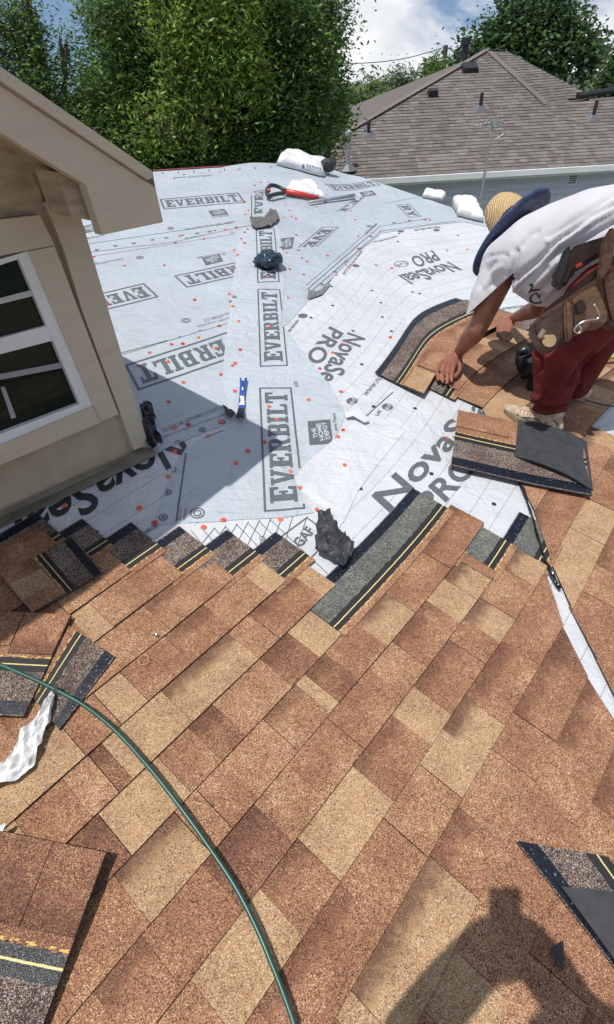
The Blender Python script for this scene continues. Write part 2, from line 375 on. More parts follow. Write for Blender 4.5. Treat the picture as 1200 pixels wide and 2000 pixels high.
# turned-up corner of the upper sheet and a torn white flap
def flap(name, px, lifts, m, parent=roof):
    c = [P3(*p, l) for p, l in zip(px, lifts)]
    return prism(name, c, [v + Vector((0, 0, -0.002)) for v in c], m, parent)
flap('turned_corner', [(601, 586), (603, 570), (622, 574), (648, 556), (630, 578), (606, 586)], [0.008, 0.016, 0.018, 0.010, 0.013, 0.009], mat('underlayment_back', (0.16, 0.17, 0.18), 0.6))
flap('torn_flap', [(673, 810), (700, 812), (722, 828), (712, 832), (690, 822), (676, 822)], [0.016, 0.045, 0.02, 0.02, 0.03, 0.018], M_NOVAG)

# ------------------------------------------------------------------ printing on the sheets
SLAB = {
 'E': (.85, [[(0,0),(.85,0),(.85,.32),(.73,.32),(.68,.15),(.42,.15),(.42,.43),(.52,.43),(.52,.34),(.62,.34),(.62,.66),(.52,.66),(.52,.57),(.42,.57),(.42,.85),(.68,.85),(.73,.68),(.85,.68),(.85,1),(0,1),(0,.87),(.1,.87),(.1,.13),(0,.13)]]),
 'V': (.88, [[(.32,0),(.55,0),(.8,.87),(.88,.87),(.88,1),(.52,1),(.52,.87),(.6,.87),(.45,.3),(.3,.87),(.4,.87),(.4,1),(0,1),(0,.87),(.08,.87)]]),
 'R': (.9, [[(0,0),(.45,0),(.45,.13),(.37,.13),(.37,.42),(.45,.42),(.62,0),(.9,0),(.9,.13),(.8,.13),(.68,.46),(.79,.55),(.82,.64),(.82,.86),(.7,1),(0,1),(0,.87),(.1,.87),(.1,.13),(0,.13)], [(.37,.55),(.56,.55),(.56,.87),(.37,.87)]]),
 'B': (.86, [[(0,0),(.72,0),(.86,.12),(.86,.42),(.77,.51),(.83,.59),(.83,.88),(.7,1),(0,1),(0,.87),(.1,.87),(.1,.13),(0,.13)], [(.37,.14),(.59,.14),(.59,.43),(.37,.43)], [(.37,.58),(.57,.58),(.57,.86),(.37,.86)]]),
 'I': (.46, [[(0,0),(.46,0),(.46,.13),(.36,.13),(.36,.87),(.46,.87),(.46,1),(0,1),(0,.87),(.1,.87),(.1,.13),(0,.13)]]),
 'L': (.8, [[(0,0),(.8,0),(.8,.35),(.68,.35),(.62,.15),(.37,.15),(.37,.87),(.47,.87),(.47,1),(0,1),(0,.87),(.1,.87),(.1,.13),(0,.13)]]),
 'T': (.86, [[(.2,0),(.66,0),(.66,.13),(.56,.13),(.56,.85),(.7,.85),(.74,.65),(.86,.65),(.86,1),(0,1),(0,.65),(.12,.65),(.16,.85),(.3,.85),(.3,.13),(.2,.13)]]),
 'Y': (.86, [[(.22,0),(.64,0),(.64,.13),(.55,.13),(.55,.42),(.8,.87),(.86,.87),(.86,1),(.5,1),(.5,.87),(.56,.87),(.43,.58),(.3,.87),(.36,.87),(.36,1),(0,1),(0,.87),(.06,.87),(.31,.42),(.31,.13),(.22,.13)]]),
}
INK = {}                                            # (sheet, ink) -> bmesh in roof plan coordinates
def ink_bm(sh, m):
    k = (sh, m.name)
    if k not in INK: INK[k] = bmesh.new()
    return INK[k]
def put(sh, m, loops, o, a, b):
    """loops in local (s, t) -> o + s a + t b"""
    bm = bmesh.new(); tess(bm, [[(o[0] + s * a[0] + t * b[0], o[1] + s * a[1] + t * b[1]) for s, t in l] for l in loops])
    me = bpy.data.meshes.new('tmp'); bm.to_mesh(me); bm.free(); ink_bm(sh, m).from_mesh(me); bpy.data.meshes.remove(me)
def frame(p_start, p_end, p_top):
    o, e, t = hit(*p_start), hit(*p_end), hit(*p_top)
    return o, (e[0] - o[0], e[1] - o[1]), (t[0] - o[0], t[1] - o[1])
def slab_logo(sh, text, p0, p1, pt, boxed=True, ink=None, full='EVERBILT', part=(0, 8), ends=True):
    """p0 -> p1: outer base line of the whole boxed word, pt: top of the box at p0; part = letters actually printed here"""
    ink = ink or M_INK; o, a, b = frame(p0, p1, pt)
    ws = [SLAB[c][0] + 0.1 for c in full]; tot = sum(ws); m0 = 0.045
    x = m0
    for i, c in enumerate(full):
        w = ws[i] / tot * (1 - 2 * m0)
        if part[0] <= i < part[1]:
            sc = w / ws[i]
            h0, h1 = (0.16, 0.84) if c in 'ET' and i in (0, len(full) - 1) else (0.2, 0.8)
            put(sh, ink, [[(x + (s + 0.05) * sc, h0 + t * (h1 - h0)) for s, t in l] for l in SLAB[c][1]], o, a, b)
        x += w
    if boxed:
        xs = [m0 + sum(ws[:i]) / tot * (1 - 2 * m0) for i in range(len(ws) + 1)]
        x0 = 0 if part[0] == 0 else xs[part[0]]; x1 = 1 if part[1] == len(full) else xs[part[1]]
        La = hypot(*a); Lb = hypot(*b); tb = 0.055; ta = tb * Lb / La
        put(sh, ink, [[(x0, 0), (x1, 0), (x1, tb), (x0, tb)]], o, a, b); put(sh, ink, [[(x0, 1 - tb), (x1, 1 - tb), (x1, 1), (x0, 1)]], o, a, b)
        if x0 == 0: put(sh, ink, [[(0, tb), (ta, tb), (ta, 1 - tb), (0, 1 - tb)]], o, a, b)
        if x1 == 1: put(sh, ink, [[(1 - ta, tb), (1, tb), (1, 1 - tb), (1 - ta, 1 - tb)]], o, a, b)
_fc = {}
def font_tris(text, bold=0.0):
    k = (text, bold)
    if k in _fc: return _fc[k]
    c = bpy.data.curves.new('t', 'FONT'); c.body = text; c.offset = bold; c.resolution_u = 3
    o = bpy.data.objects.new('t', c); COL.objects.link(o); dg = bpy.context.evaluated_depsgraph_get()
    me = o.evaluated_get(dg).to_mesh()
    vs = [(v.co.x, v.co.y) for v in me.vertices]; fs = [tuple(p.vertices) for p in me.polygons]
    o.evaluated_get(dg).to_mesh_clear(); bpy.data.objects.remove(o); bpy.data.curves.remove(c)
    x0, x1 = min(v[0] for v in vs), max(v[0] for v in vs); y1 = 0.73
    _fc[k] = ([((x - x0) / (x1 - x0), y / y1) for x, y in vs], fs); return _fc[k]
def word(sh, text, p0, p1, pt, ink=None, bold=0.0, curve=0.0, slant=0.0):
    ink = ink or M_INK; o, a, b = frame(p0, p1, pt); vs, fs = font_tris(text, bold); bm = ink_bm(sh, ink)
    nv = []
    for s, t in vs:
        s2 = s + slant * t
        nv.append(bm.verts.new((o[0] + s2 * a[0] + t * b[0], o[1] + s2 * a[1] + t * b[1], 0)))
    for f in fs:
        try: bm.faces.new([nv[i] for i in f])
        except ValueError: pass
def disc(sh, p, r, ink=None, ring=0.0, asp=1.0):
    """round printed mark of radius r metres on the roof"""
    c = hit(*p); N = 14
    out = [(cos(2 * pi * i / N), asp * sin(2 * pi * i / N)) for i in range(N)]
    loops = [out] + ([[(ring * x, ring * y) for x, y in out]] if ring else [])
    put(sh, ink or M_INK, loops, c, (r * HX, r * HY), (-r * HY, r * HX))
def line(sh, p, q, w=0.004, ink=None):
    a, b = hit(*p), hit(*q); d = Vector((b[0] - a[0], b[1] - a[1])); n = Vector((-d.y, d.x)).normalized() * w / 2
    N = max(1, int(d.length / 0.3)); pts = [hit(p[0] + (q[0] - p[0]) * i / N, p[1] + (q[1] - p[1]) * i / N) for i in range(N + 1)]
    for u, v in zip(pts[:-1], pts[1:]): put(sh, ink or M_INK, [[(0, 0), (1, 0), (1, 1), (0, 1)]], (u[0] - n.x, u[1] - n.y), (v[0] - u[0], v[1] - u[1]), (2 * n.x, 2 * n.y))
# word in a box, eight of them
slab_logo('valley', '', (597, 996), (570, 758), (516, 1001))
slab_logo('valley', '', (563, 716), (548, 567), (508, 718))
slab_logo('valley', '', (547, 552), (537, 449), (503, 554))
slab_logo('l1', '', (527, 424), (520, 330), (491, 426), part=(0, 3))
slab_logo('l1', '', (320, 410), (480, 397), (312, 390))
slab_logo('l1', '', (517, 390), (633, 378), (495, 375), part=(0, 4))
slab_logo('ra', '', (652, 373), (744, 362), (635, 360))
slab_logo('l2', '', (530, 503), (340, 540), (560, 528), part=(2, 8))
slab_logo('l2', '', (282, 554), (70, 602), (311, 581), part=(0, 4))
slab_logo('l3', '', (492, 634), (244, 714), (528, 676))
slab_logo('ra', '', (630, 444), (491, 567), (662, 444), part=(0, 3))
slab_logo('ra', '', (640, 424), (697, 386), (661, 424), full='ILT', part=(1, 3))
slab_logo('ra', '', (775, 401), (798, 425), (800, 400), full='RY', part=(0, 2))
# small tilted squares with reversed-out lettering
def square_mark(sh, c, ux, uy, tilt=True, big=False):
    o, a, b = frame((c[0] - ux[0] / 2 - uy[0] / 2, c[1] - ux[1] / 2 - uy[1] / 2), (c[0] + ux[0] / 2 - uy[0] / 2, c[1] + ux[1] / 2 - uy[1] / 2), (c[0] - ux[0] / 2 + uy[0] / 2, c[1] - ux[1] / 2 + uy[1] / 2))
    put(sh, M_INK, [[(0, 0), (1, 0), (1, 1), (0, 1)]], o, a, b)
    for txt, lo, hi in (('THE', 0.68, 0.9), ('HOME', 0.38, 0.62), ('DEPOT', 0.1, 0.32)):
        w = 0.5 if txt == 'THE' else 0.84; k = 0.45
        vs, fs = font_tris(txt, 0.03); bm = ink_bm(sh + '+', M_INKL); nv = []
        for s, t in vs:
            # lettering runs across the square on the slant
            x = 0.5 + (s - 0.5) * w; y = lo + t * (hi - lo)
            X = 0.5 + (x - 0.5) * 0.86 - (y - 0.5) * 0.12; Y = 0.5 + (y - 0.5) * 0.86 + (x - 0.5) * 0.14
            nv.append(bm.verts.new((o[0] + X * a[0] + Y * b[0], o[1] + X * a[1] + Y * b[1], 0)))
        for f in fs:
            try: bm.faces.new([nv[i] for i in f])
            except ValueError: pass
square_mark('valley', (624, 845), (-18, 48), (42, -14)) if False else square_mark('valley', (625, 846), (-6, -46), (-46, 4))
square_mark('l1', (427, 416), (32, -4), (-8, -10)); square_mark('l2', (416, 508), (-34, 8), (8, 14)); square_mark('l1', (181, 446), (-34, 8), (6, 13))
square_mark('ra', (559, 477), (4, -22), (-28, 4)); square_mark('ra', (719, 379), (26, -4), (-8, -9))
for sh, p0, p1, pt in (('l1', (416, 427), (448, 423), (414, 423)), ('l2', (440, 494), (386, 503), (442, 499)), ('l1', (204, 458), (168, 466), (205, 462)), ('valley', (660, 843), (655, 808), (652, 843)), ('valley', (584, 757), (580, 746), (574, 757))):
    word(sh, 'Only at The Home Depot' if sh != 'valley' else 'ome Depot', p0, p1, pt)
# bold product name
BI = M_INK
word('nova', 'NovaSeal', (762, 1003), (966, 786), (724, 968), BI, 0.022)
word('nova', 'PRO', (842, 1012), (935, 912), (806, 978), BI, 0.022)
word('nova', 'NovaSeal', (681, 650), (606, 760), (716, 662), BI, 0.02)
word('nova', 'PRO', (645, 638), (596, 700), (673, 652), BI, 0.02)
word('nova', 'NovaSeal', (876, 512), (778, 539), (905, 528), BI, 0.02)
word('nova', 'PRO', (845, 489), (800, 504), (862, 509), BI, 0.02)
word('nova', 'NovaSeal', (348, 842), (26, 1008), (378, 892), M_INKB, 0.022)
disc('nova', (784, 516), 0.075, M_INK, 0.86, 0.75); word('nova', 'Tuck', (791, 511), (772, 518), (797, 515), M_INK)
# web address lines and round marks
for p0, p1, pt in (((740, 800), (664, 900), (750, 806)), ((716, 775), (786, 697), (706, 768)), ((650, 535), (620, 580), (660, 535)), ((705, 489), (668, 535), (712, 493)), ((824, 644), (884, 608), (818, 636)), ((858, 442), (808, 448), (864, 447)), ((1022, 596), (978, 602), (1028, 602)), ((580, 625), (556, 655), (588, 627)), ((775, 460), (728, 472), (779, 464)), ((255, 1061), (310, 1030), (249, 1051))):
    word('nova', 'www.nova-seal.com', p0, p1, pt, M_INK, 0.004)
for p in ((612, 943), (757, 795), (688, 784), (695, 519), (592, 617), (812, 649), (853, 450), (909, 590), (783, 452), (240, 1066)):
    disc('nova', p, 0.036, M_INK, 0, 0.75)
for p in ((606, 945), (751, 797), (682, 786)):
    word('nova+', 'ipg', (p[0] + 10, p[1] - 9), (p[0] + 3, p[1] + 5), (p[0] + 17, p[1] - 5), M_INKL, 0.01)
for p in ((566, 616), (608, 621), (650, 597), (648, 560), (690, 647), (744, 592), (707, 712), (765, 648), (735, 518), (727, 568), (820, 574), (747, 620), (600, 925), (618, 905), (662, 956), (740, 876), (730, 795), (811, 798), (843, 926), (965, 985), (704, 955), (780, 457), (846, 505), (895, 460), (874, 490), (806, 571), (353, 1092), (188, 1040)):
    disc('nova', p, 0.011, M_INKB)
# lap lines, small print
line('l1', (175, 477), (455, 436), 0.006); line('l2', (300, 690), (455, 650), 0.004); line('l2', (175, 503), (460, 458), 0.004)
line('l2', (236, 692), (458, 632), 0.006); line('l2', (237, 700), (458, 640), 0.004)
line('ra', (600, 567), (742, 443), 0.006); line('ra', (742, 443), (838, 427), 0.006); line('ra', (598, 559), (738, 437), 0.003); line('ra', (752, 398), (820, 385), 0.004); line('ra', (605, 573), (745, 452), 0.006); line('ra', (745, 452), (890, 433), 0.006)
line('valley', (345, 1020), (364, 886), 0.007); line('valley', (398, 858), (436, 842), 0.004)
line('nova', (582, 950), (690, 835), 0.006); line('nova', (700, 828), (768, 766), 0.006)
for sh, p0, p1, pt, tx in (('l3', (320, 845), (438, 797), (318, 838), 'ICC-ES AC-188 | ASTM D4869 | ICC ES AC-188'), ('l3', (318, 857), (442, 810), (317, 853), 'Conforms to the requirements of the underlayment standard'), ('l2', (458, 608), (398, 625), (460, 614), 'Conforms to ASTM D4869 | ICC ES'), ('l2', (458, 618), (385, 638), (460, 622), 'UNDERLAYMENT - roof deck protection'), ('l1', (460, 432), (362, 448), (461, 436), 'UNDERLAYMENT roof deck protection sheet'), ('l1', (428, 455), (362, 466), (429, 459), 'install printed side up'), ('l2', (240, 505), (180, 516), (241, 509), 'Conforms to ASTM D4869'), ('valley', (352, 1017), (357, 993), (348, 1017), 'Conforms to ASTM'), ('valley', (362, 1017), (367, 993), (357, 1017), 'UNDERLAYMENT'), ('ra', (716, 459), (738, 438), (711, 457), 'ASTM D4869'), ('ra', (520, 345), (470, 348), (520, 348), 'UNDERLAYMENT'), ('l1', (415, 342), (340, 347), (415, 345), 'UNDERLAYMENT roof deck'), ('l1', (585, 334), (530, 338), (585, 337), 'UNDERLAYMENT')):
    word(sh, tx, p0, p1, pt, M_INK)
for sh, p in (('l2', (364, 627)), ('l1', (334, 447)), ('l2', (274, 504)), ('valley', (386, 1003)), ('ra', (722, 443))):
    disc(sh, p, 0.03, M_INK, 0.8); disc(sh, p, 0.017, M_INK, 0.7)
for sh, p in (('l3', (350, 866)), ('valley', (338, 918)), ('valley', (328, 963)), ('l3', (396, 841)), ('l2', (275, 688)), ('l2', (317, 674)), ('l2', (355, 661)), ('l2', (395, 649)), ('l2', (430, 639)), ('l1', (190, 490)), ('l1', (226, 482)), ('l1', (262, 477)), ('l1', (298, 470)), ('l1', (326, 466)), ('l1', (356, 461)), ('l1', (386, 457)), ('l1', (410, 454)), ('ra', (630, 557)), ('ra', (655, 532)), ('ra', (678, 512)), ('ra', (701, 487)), ('ra', (725, 463)), ('ra', (770, 436)), ('ra', (800, 432)), ('ra', (830, 430)), ('valley', (320, 1012)), ('valley', (458, 582)), ('l3', (434, 825))):
    disc(sh, p, 0.018, M_INK, 0.72); disc(sh, p, 0.007, M_INK)
for i in range(9): word('l1', '|', (318 + i * 30, 340 - i * 1.7), (320 + i * 30, 340 - i * 1.7), (318 + i * 30, 337 - i * 1.7), M_INK)
# felt with a printed diamond grid and a boxed name
for i in range(9):
    line('gaf', (352 + i * 22, 1040 - i * 3), (400 + i * 30, 1106 + i * 2), 0.003)
    line('gaf', (362 + i * 26, 1104), (420 + i * 22, 1032 - i * 4) if i < 8 else (600, 1010), 0.003)
for p, q in (((550, 1049), (600, 1012)), ((600, 1012), (648, 1048)), ((648, 1048), (607, 1092)), ((607, 1092), (550, 1049))): line('gaf', p, q, 0.006)
word('gaf', 'GAF', (588, 1071), (616, 1038), (570, 1060), M_INK, 0.03)
disc('gaf', (513, 1053), 0.012, M_INK, 0.8)
for (sh, mn), bm in INK.items():
    top = 0.0030 if sh.endswith('+') else 0.0018; key = sh.rstrip('+'); o, lift, amp = SHEETS[key]
    grid_cut(bm, 0.045); ob_ = own_bvh(o); off = []
    for v in bm.verts:
        h = ob_.ray_cast(Vector((v.co.x, v.co.y, 2.0)), Vector((0, 0, -1)))
        if h[0] is None: off.append(v)
        else: v.co.z = h[0].z + top
    bmesh.ops.delete(bm, geom=off, context='VERTS')
    for f in bm.faces:
        f.normal_update()
        if f.normal.z < 0: f.normal_flip()
    mobj('printed_lettering', bm, bpy.data.materials[mn], o)

# ------------------------------------------------------------------ plastic cap nails holding the sheets
CAP_PX = [(184, 503), (243, 520), (321, 519), (351, 464), (343, 475), (398, 468), (381, 587), (271, 564), (211, 596), (449, 576), (429, 638), (388, 661), (336, 674), (293, 690), (271, 715), (329, 708), (358, 673), (421, 682), (432, 733), (455, 716), (460, 767), (359, 748), (331, 785), (343, 838), (369, 830), (433, 825), (407, 853), (342, 883), (329, 932), (462, 907), (485, 883), (461, 957) if False else (486, 884), (437, 1016), (548, 1016), (547, 1018) if False else (398, 1031), (321, 1073), (303, 1023), (216, 1057), (273, 994), (128, 988), (526, 796), (541, 821), (517, 866), (567, 922), (586, 954), (620, 998), (600, 770) if False else (603, 782), (666, 765), (671, 841), (660, 855), (674, 910), (874, 856), (763, 660), (669, 672), (625, 720), (701, 749) if False else (762, 659), (526, 641), (524, 543), (549, 485), (563, 583), (566, 527), (594, 537), (579, 460), (570, 425), (578, 428), (554, 427), (558, 402), (566, 412), (486, 412), (480, 420), (479, 395), (484, 449), (478, 477), (458, 490), (459, 525), (467, 630), (470, 685), (461, 712), (676, 517), (657, 538), (705, 486), (743, 452), (700, 462), (782, 437), (840, 431), (686, 413), (687, 416) if False else (694, 430), (605, 395), (618, 405), (560, 495), (510, 357), (525, 357), (498, 363), (470, 393), (360, 342), (395, 339), (430, 336), (465, 333), (340, 350), (690, 518), (640, 500), (583, 490), (590, 505), (777, 472), (780, 474) if False else (765, 525), (913, 488), (938, 574), (650, 690), (472, 468), (505, 386), (600, 512), (454, 455), (462, 446), (440, 450), (448, 437), (420, 452), (478, 455), (465, 500), (450, 590), (455, 600)]
capm = []
for key, m in (('r', M_RED), ('o', M_ORANGE)):
    bm = bmesh.new()
    bmesh.ops.create_cone(bm, cap_ends=True, segments=12, radius1=0.0135, radius2=0.0115, depth=0.003)
    r = bmesh.ops.create_cone(bm, cap_ends=True, segments=8, radius1=0.0045, radius2=0.0035, depth=0.003); bmesh.ops.translate(bm, verts=r['verts'], vec=(0, 0, 0.003))
    me = bpy.data.meshes.new('cap_nail'); bm.to_mesh(me); bm.free(); me.materials.append(m); capm.append(me)
for i, p in enumerate(dict.fromkeys(CAP_PX)):
    o = bpy.data.objects.new('cap_nail', capm[1 if p[1] > 700 and i % 3 else (i % 2)]); link(o, roof)
    v = P3(p[0], p[1], 0.02); x, y = v.x, v.y; v.z = top_of(x, y) + 0.0035
    nx, ny = -(SZ(x + .02, y) - SZ(x - .02, y)) / .04, -(SZ(x, y + .02) - SZ(x, y - .02)) / .04
    o.rotation_mode = 'QUATERNION'; o.rotation_quaternion = Vector((nx + random.uniform(-.3, .3), ny + random.uniform(-.3, .3), 1)).to_track_quat('Z', 'Y'); o.location = v
    s = random.uniform(0.78, 0.98); o.scale = (s, s, s)
# thin red edge along the ridge
bm = bmesh.new(); tube_bm(bm, [(x, y, SZ(x, y) + 0.008) for x, y in RIDGE[:3]], 0.008, 6); mobj('ridge_edging', bm, mat('dark_red', (0.22, 0.03, 0.03), 0.5), roof)

# ------------------------------------------------------------------ shingle courses
UK0, DU = -0.040, 0.139
def Uk(k): return UK0 + DU * k
HEADLAP = 1.14
def slab(name, rows, m, parent, thick=0.0045, uv=None, back=None):
    """closed thin slab over a grid of points rows[j][i] with v along j"""
    nj, ni = len(rows), len(rows[0]); bm = bmesh.new(); ul = bm.loops.layers.uv.new('UVMap')
    top = [[bm.verts.new(p) for p in r] for r in rows]; bot = [[bm.verts.new(p - Vector((0, 0, thick))) for p in r] for r in rows]
    def q(vs, uvs, mi=0):
        f = bm.faces.new(vs); f.material_index = mi
        for l, w in zip(f.loops, uvs): l[ul].uv = w
    for j in range(nj - 1):
        for i in range(ni - 1):
            w = [uv[j][i], uv[j][i + 1], uv[j + 1][i + 1], uv[j + 1][i]]
            q((top[j][i], top[j][i + 1], top[j + 1][i + 1], top[j + 1][i]), w)
            q((bot[j][i], bot[j + 1][i], bot[j + 1][i + 1], bot[j][i + 1]), [w[0], w[3], w[2], w[1]], 1)
    for j in range(nj - 1):
        q((top[j][0], top[j + 1][0], bot[j + 1][0], bot[j][0]), [uv[j][0], uv[j + 1][0]] * 2, 1); q((top[j + 1][-1], top[j][-1], bot[j][-1], bot[j + 1][-1]), [uv[j][-1]] * 4, 1)
    for i in range(ni - 1):
        q((top[0][i + 1], top[0][i], bot[0][i], bot[0][i + 1]), [uv[0][i]] * 4, 1); q((top[-1][i], top[-1][i + 1], bot[-1][i + 1], bot[-1][i]), [uv[-1][i]] * 4, 1)
    bmesh.ops.recalc_face_normals(bm, faces=bm.faces)
    return mobj(name, bm, [m, back or M_BACK], parent)
def course_pts(k, Ta0, Tb0, Ta1, Tb1, lift0, lift1, v0=0.0, v1=1.1, nv=3, seed=0.0):
    """points of band k between T limits (at v = 0 and v = 1)"""
    n = max(2, int(abs(Tb0 - Ta0) / 0.09) + 1); rows = []; uv = []
    for j in range(nv):
        v = v0 + (v1 - v0) * j / (nv - 1); r = []; w = []
        for i in range(n):
            s = i / (n - 1); ta = Ta0 + (Ta1 - Ta0) * min(v, 1.3); tb = Tb0 + (Tb1 - Tb0) * min(v, 1.3)
            T = ta + (tb - ta) * s; wob = 0.02 * noise.noise(Vector((T * 2.3, k * 7.7, 0.3))) if v < 0.01 else 0
            x, y = XY(T, Uk(k + v + wob)); z = SZ(x, y) + lift0 + (lift1 - lift0) * v
            if v < 0.01: z += 0.0018 * noise.noise(Vector((T * 5, k * 3.1, 9)))
            r.append(Vector((x, y, z))); w.append((T, v))
        rows.append(r); uv.append(w)
    return rows, uv
TABS = 0
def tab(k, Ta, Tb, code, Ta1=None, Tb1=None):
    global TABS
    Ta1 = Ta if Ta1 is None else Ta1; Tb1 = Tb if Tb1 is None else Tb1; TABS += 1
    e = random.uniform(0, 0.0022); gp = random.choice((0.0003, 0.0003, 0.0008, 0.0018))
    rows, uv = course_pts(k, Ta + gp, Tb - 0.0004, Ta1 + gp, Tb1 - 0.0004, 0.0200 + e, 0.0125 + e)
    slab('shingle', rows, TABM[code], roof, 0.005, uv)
def strip(k, Ta, Tb, kind, lift=0.0165, Ta1=None, Tb1=None, v0=0.9):
    """uncovered headlap of course k"""
    rows, uv = course_pts(k, Ta, Tb, Ta if Ta1 is None else Ta1, Tb if Tb1 is None else Tb1, lift + 0.003, lift, v0, 2.36, 7)
    uv = [[(T, v / 2.36) for T, v in r] for r in uv]
    slab('headlap_strip', rows, SHM[kind], roof, 0.0035, uv)
def seam_T(poly, U):
    best = None
    tu = [TU(*p) for p in poly]
    for (t0, u0), (t1, u1) in zip(tu[:-1], tu[1:]):
        if (u0 - U) * (u1 - U) <= 0 and u0 != u1: best = t0 + (t1 - t0) * (U - u0) / (u1 - u0)
    return best
SEAM_L = [(1003, 925), (1005, 940), (1029, 1000), (1049, 1075), (1064, 1120), (1084, 1190), (1110, 1262), (1134, 1310), (1152, 1338), (1186, 1392), (1230, 1470), (1300, 1640)]
SEAM_R = [(1300, 1560), (1200, 1375), (1185, 1345), (1161, 1288), (1150, 1258), (1120, 1208), (1091, 1150), (1076, 1108), (1061, 1060), (1036, 985), (1009, 935), (985, 890), (962, 850), (944, 805), (925, 780), (905, 755), (880, 725), (850, 690)]
BANDS = {
 9: ([(100, 1290, 'R'), (168, 1242, 'T'), (216, 1222, 'B'), (285, 1170, 'R'), (330, 1135, 'B')], (342, 1112)),
 8: ([(40, 1420, 'R'), (120, 1355, 'B'), (192, 1300, 'B'), (312, 1215, 'F'), (375, 1165, 'R')], (438, 1116)),
 7: ([(-40, 1620, 'T'), (48, 1560, 'T'), (155, 1462, 'R'), (215, 1393, 'T'), (266, 1348, 'R'), (350, 1275, 'E'), (432, 1215, 'B'), (502, 1150, 'T')], (536, 1121)),
 6: ([(-60, 1700, 'T'), (52, 1632, 'R'), (140, 1545, 'B'), (205, 1515, 'D'), (230, 1490, 'T'), (347, 1385, 'S'), (483, 1273, 'B'), (515, 1228, 'E'), (600, 1150, 'T')], (627, 1127)),
 5: ([(-60, 1890, 'R'), (60, 1790, 'R'), (125, 1720, 'D'), (225, 1632, 'T'), (340, 1515, 'R'), (405, 1460, 'D'), (437, 1400, 'B'), (528, 1308, 'D'), (592, 1264, 'T')], (632, 1217)),
 4: ([(-60, 2080, 'R'), (100, 1920, 'R'), (263, 1762, 'S'), (395, 1650, 'B'), (425, 1590, 'R'), (459, 1518, 'B'), (528, 1422, 'F'), (606, 1366, 'T'), (624, 1346, 'D'), (662, 1303, 'R'), (718, 1240, 'S'), (770, 1175, 'R'), (836, 1090, 'E')], (894, 998)),
 3: ([(100, 2160, 'R'), (230, 2000, 'E'), (337, 1905, 'R'), (440, 1740, 'D'), (532, 1610, 'B'), (588, 1520, 'R'), (665, 1430, 'R'), (750, 1335, 'B'), (779, 1268, 'E'), (850, 1190, 'T'), (873, 1140, 'S'), (905, 1105, 'R')], (912, 1088)),
 2: ([(330, 2160, 'B'), (440, 2000, 'T'), (555, 1790, 'E'), (623, 1683, 'T'), (717, 1525, 'E'), (780, 1412, 'T'), (837, 1368, 'E'), (898, 1270, 'R'), (927, 1230, 'S'), (953, 1183, 'B'), (990, 1120, 'S')], (1013, 1080)),
 1: ([(480, 2200, 'R'), (560, 2040, 'E'), (705, 1770, 'R'), (790, 1640, 'B'), (846, 1520, 'T'), (900, 1458, 'S'), (939, 1390, 'E'), (985, 1260, 'R')], None),
 0: ([(640, 2160, 'R'), (690, 2030, 'T'), (715, 1970, 'S'), (887, 1720, 'E'), (936, 1615, 'B'), (999, 1498, 'R'), (1035, 1420, 'E'), (1105, 1310, 'D')], None),
 -1: ([(760, 2200, 'B'), (860, 2010, 'T'), (930, 1900, 'B'), (1010, 1760, 'R'), (1085, 1590, 'R'), (1130, 1490, 'E')], None),
 -2: ([(900, 2200, 'R'), (990, 2040, 'B'), (1060, 1890, 'R'), (1120, 1760, 'B'), (1190, 1600, 'E')], None),
 -3: ([(1040, 2150, 'E'), (1120, 1950, 'R'), (1190, 1800, 'B')], None),
}
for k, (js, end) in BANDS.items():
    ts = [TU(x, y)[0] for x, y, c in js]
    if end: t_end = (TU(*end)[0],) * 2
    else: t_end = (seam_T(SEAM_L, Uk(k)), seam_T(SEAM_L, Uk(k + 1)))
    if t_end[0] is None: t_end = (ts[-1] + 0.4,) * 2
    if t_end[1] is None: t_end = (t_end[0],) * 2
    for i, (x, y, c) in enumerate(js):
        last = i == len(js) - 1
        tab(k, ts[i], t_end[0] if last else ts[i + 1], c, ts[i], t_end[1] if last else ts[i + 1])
# courses on the far left, mostly under loose pieces
for k, a, b in ((10, -30, 230), (11, -60, 165), (12, -60, 60), (8, -120, 30)):
    t0, t1 = TU(a, 1400 - (k - 8) * 95 - a * 0.78)[0], TU(b, 1400 - (k - 8) * 85 - b * 0.72)[0]
    if k == 10: t1 = TU(247, 1111)[0]
    if k == 11: t1 = TU(176, 1090)[0]
    t = t0; i = 0
    while t < t1 - 0.04:
        w = min(random.uniform(0.14, 0.3), t1 - t); tab(k, t, t + w, random.choice('RTEBR')); t += w
# uncovered headlaps at the staircase
for k, (pa, pb), kind in ((6, ((500, 1100), (592, 1082)), 'brown'), (7, ((412, 1100), (502, 1083)), 'brown'), (8, ((320, 1095), (412, 1080)), 'brown'), (9, ((228, 1092), (322, 1078)), 'brown'), (10, ((140, 1080), (228, 1075)), 'brown'), (11, ((-30, 1100), (135, 1062)), 'brown')):
    tb = TU(*pb)[0]; strip(k, TU(*pa)[0] - 0.05, tb, kind)
ta, tb = TU(628, 1215)[0], TU(888, 996)[0]
strip(4, ta + 0.005, tb - 0.03, 'grey', 0.018)
strip(2, TU(880, 1085)[0], TU(1000, 1068)[0], 'grey'); strip(1, TU(975, 1075)[0], seam_T(SEAM_L, Uk(2.2)) - 0.012, 'grey', 0.0165, None, seam_T(SEAM_L, Uk(2.9)) - 0.012)
strip(3, TU(885, 1070)[0] - 0.09, TU(888, 1068)[0], 'grey')
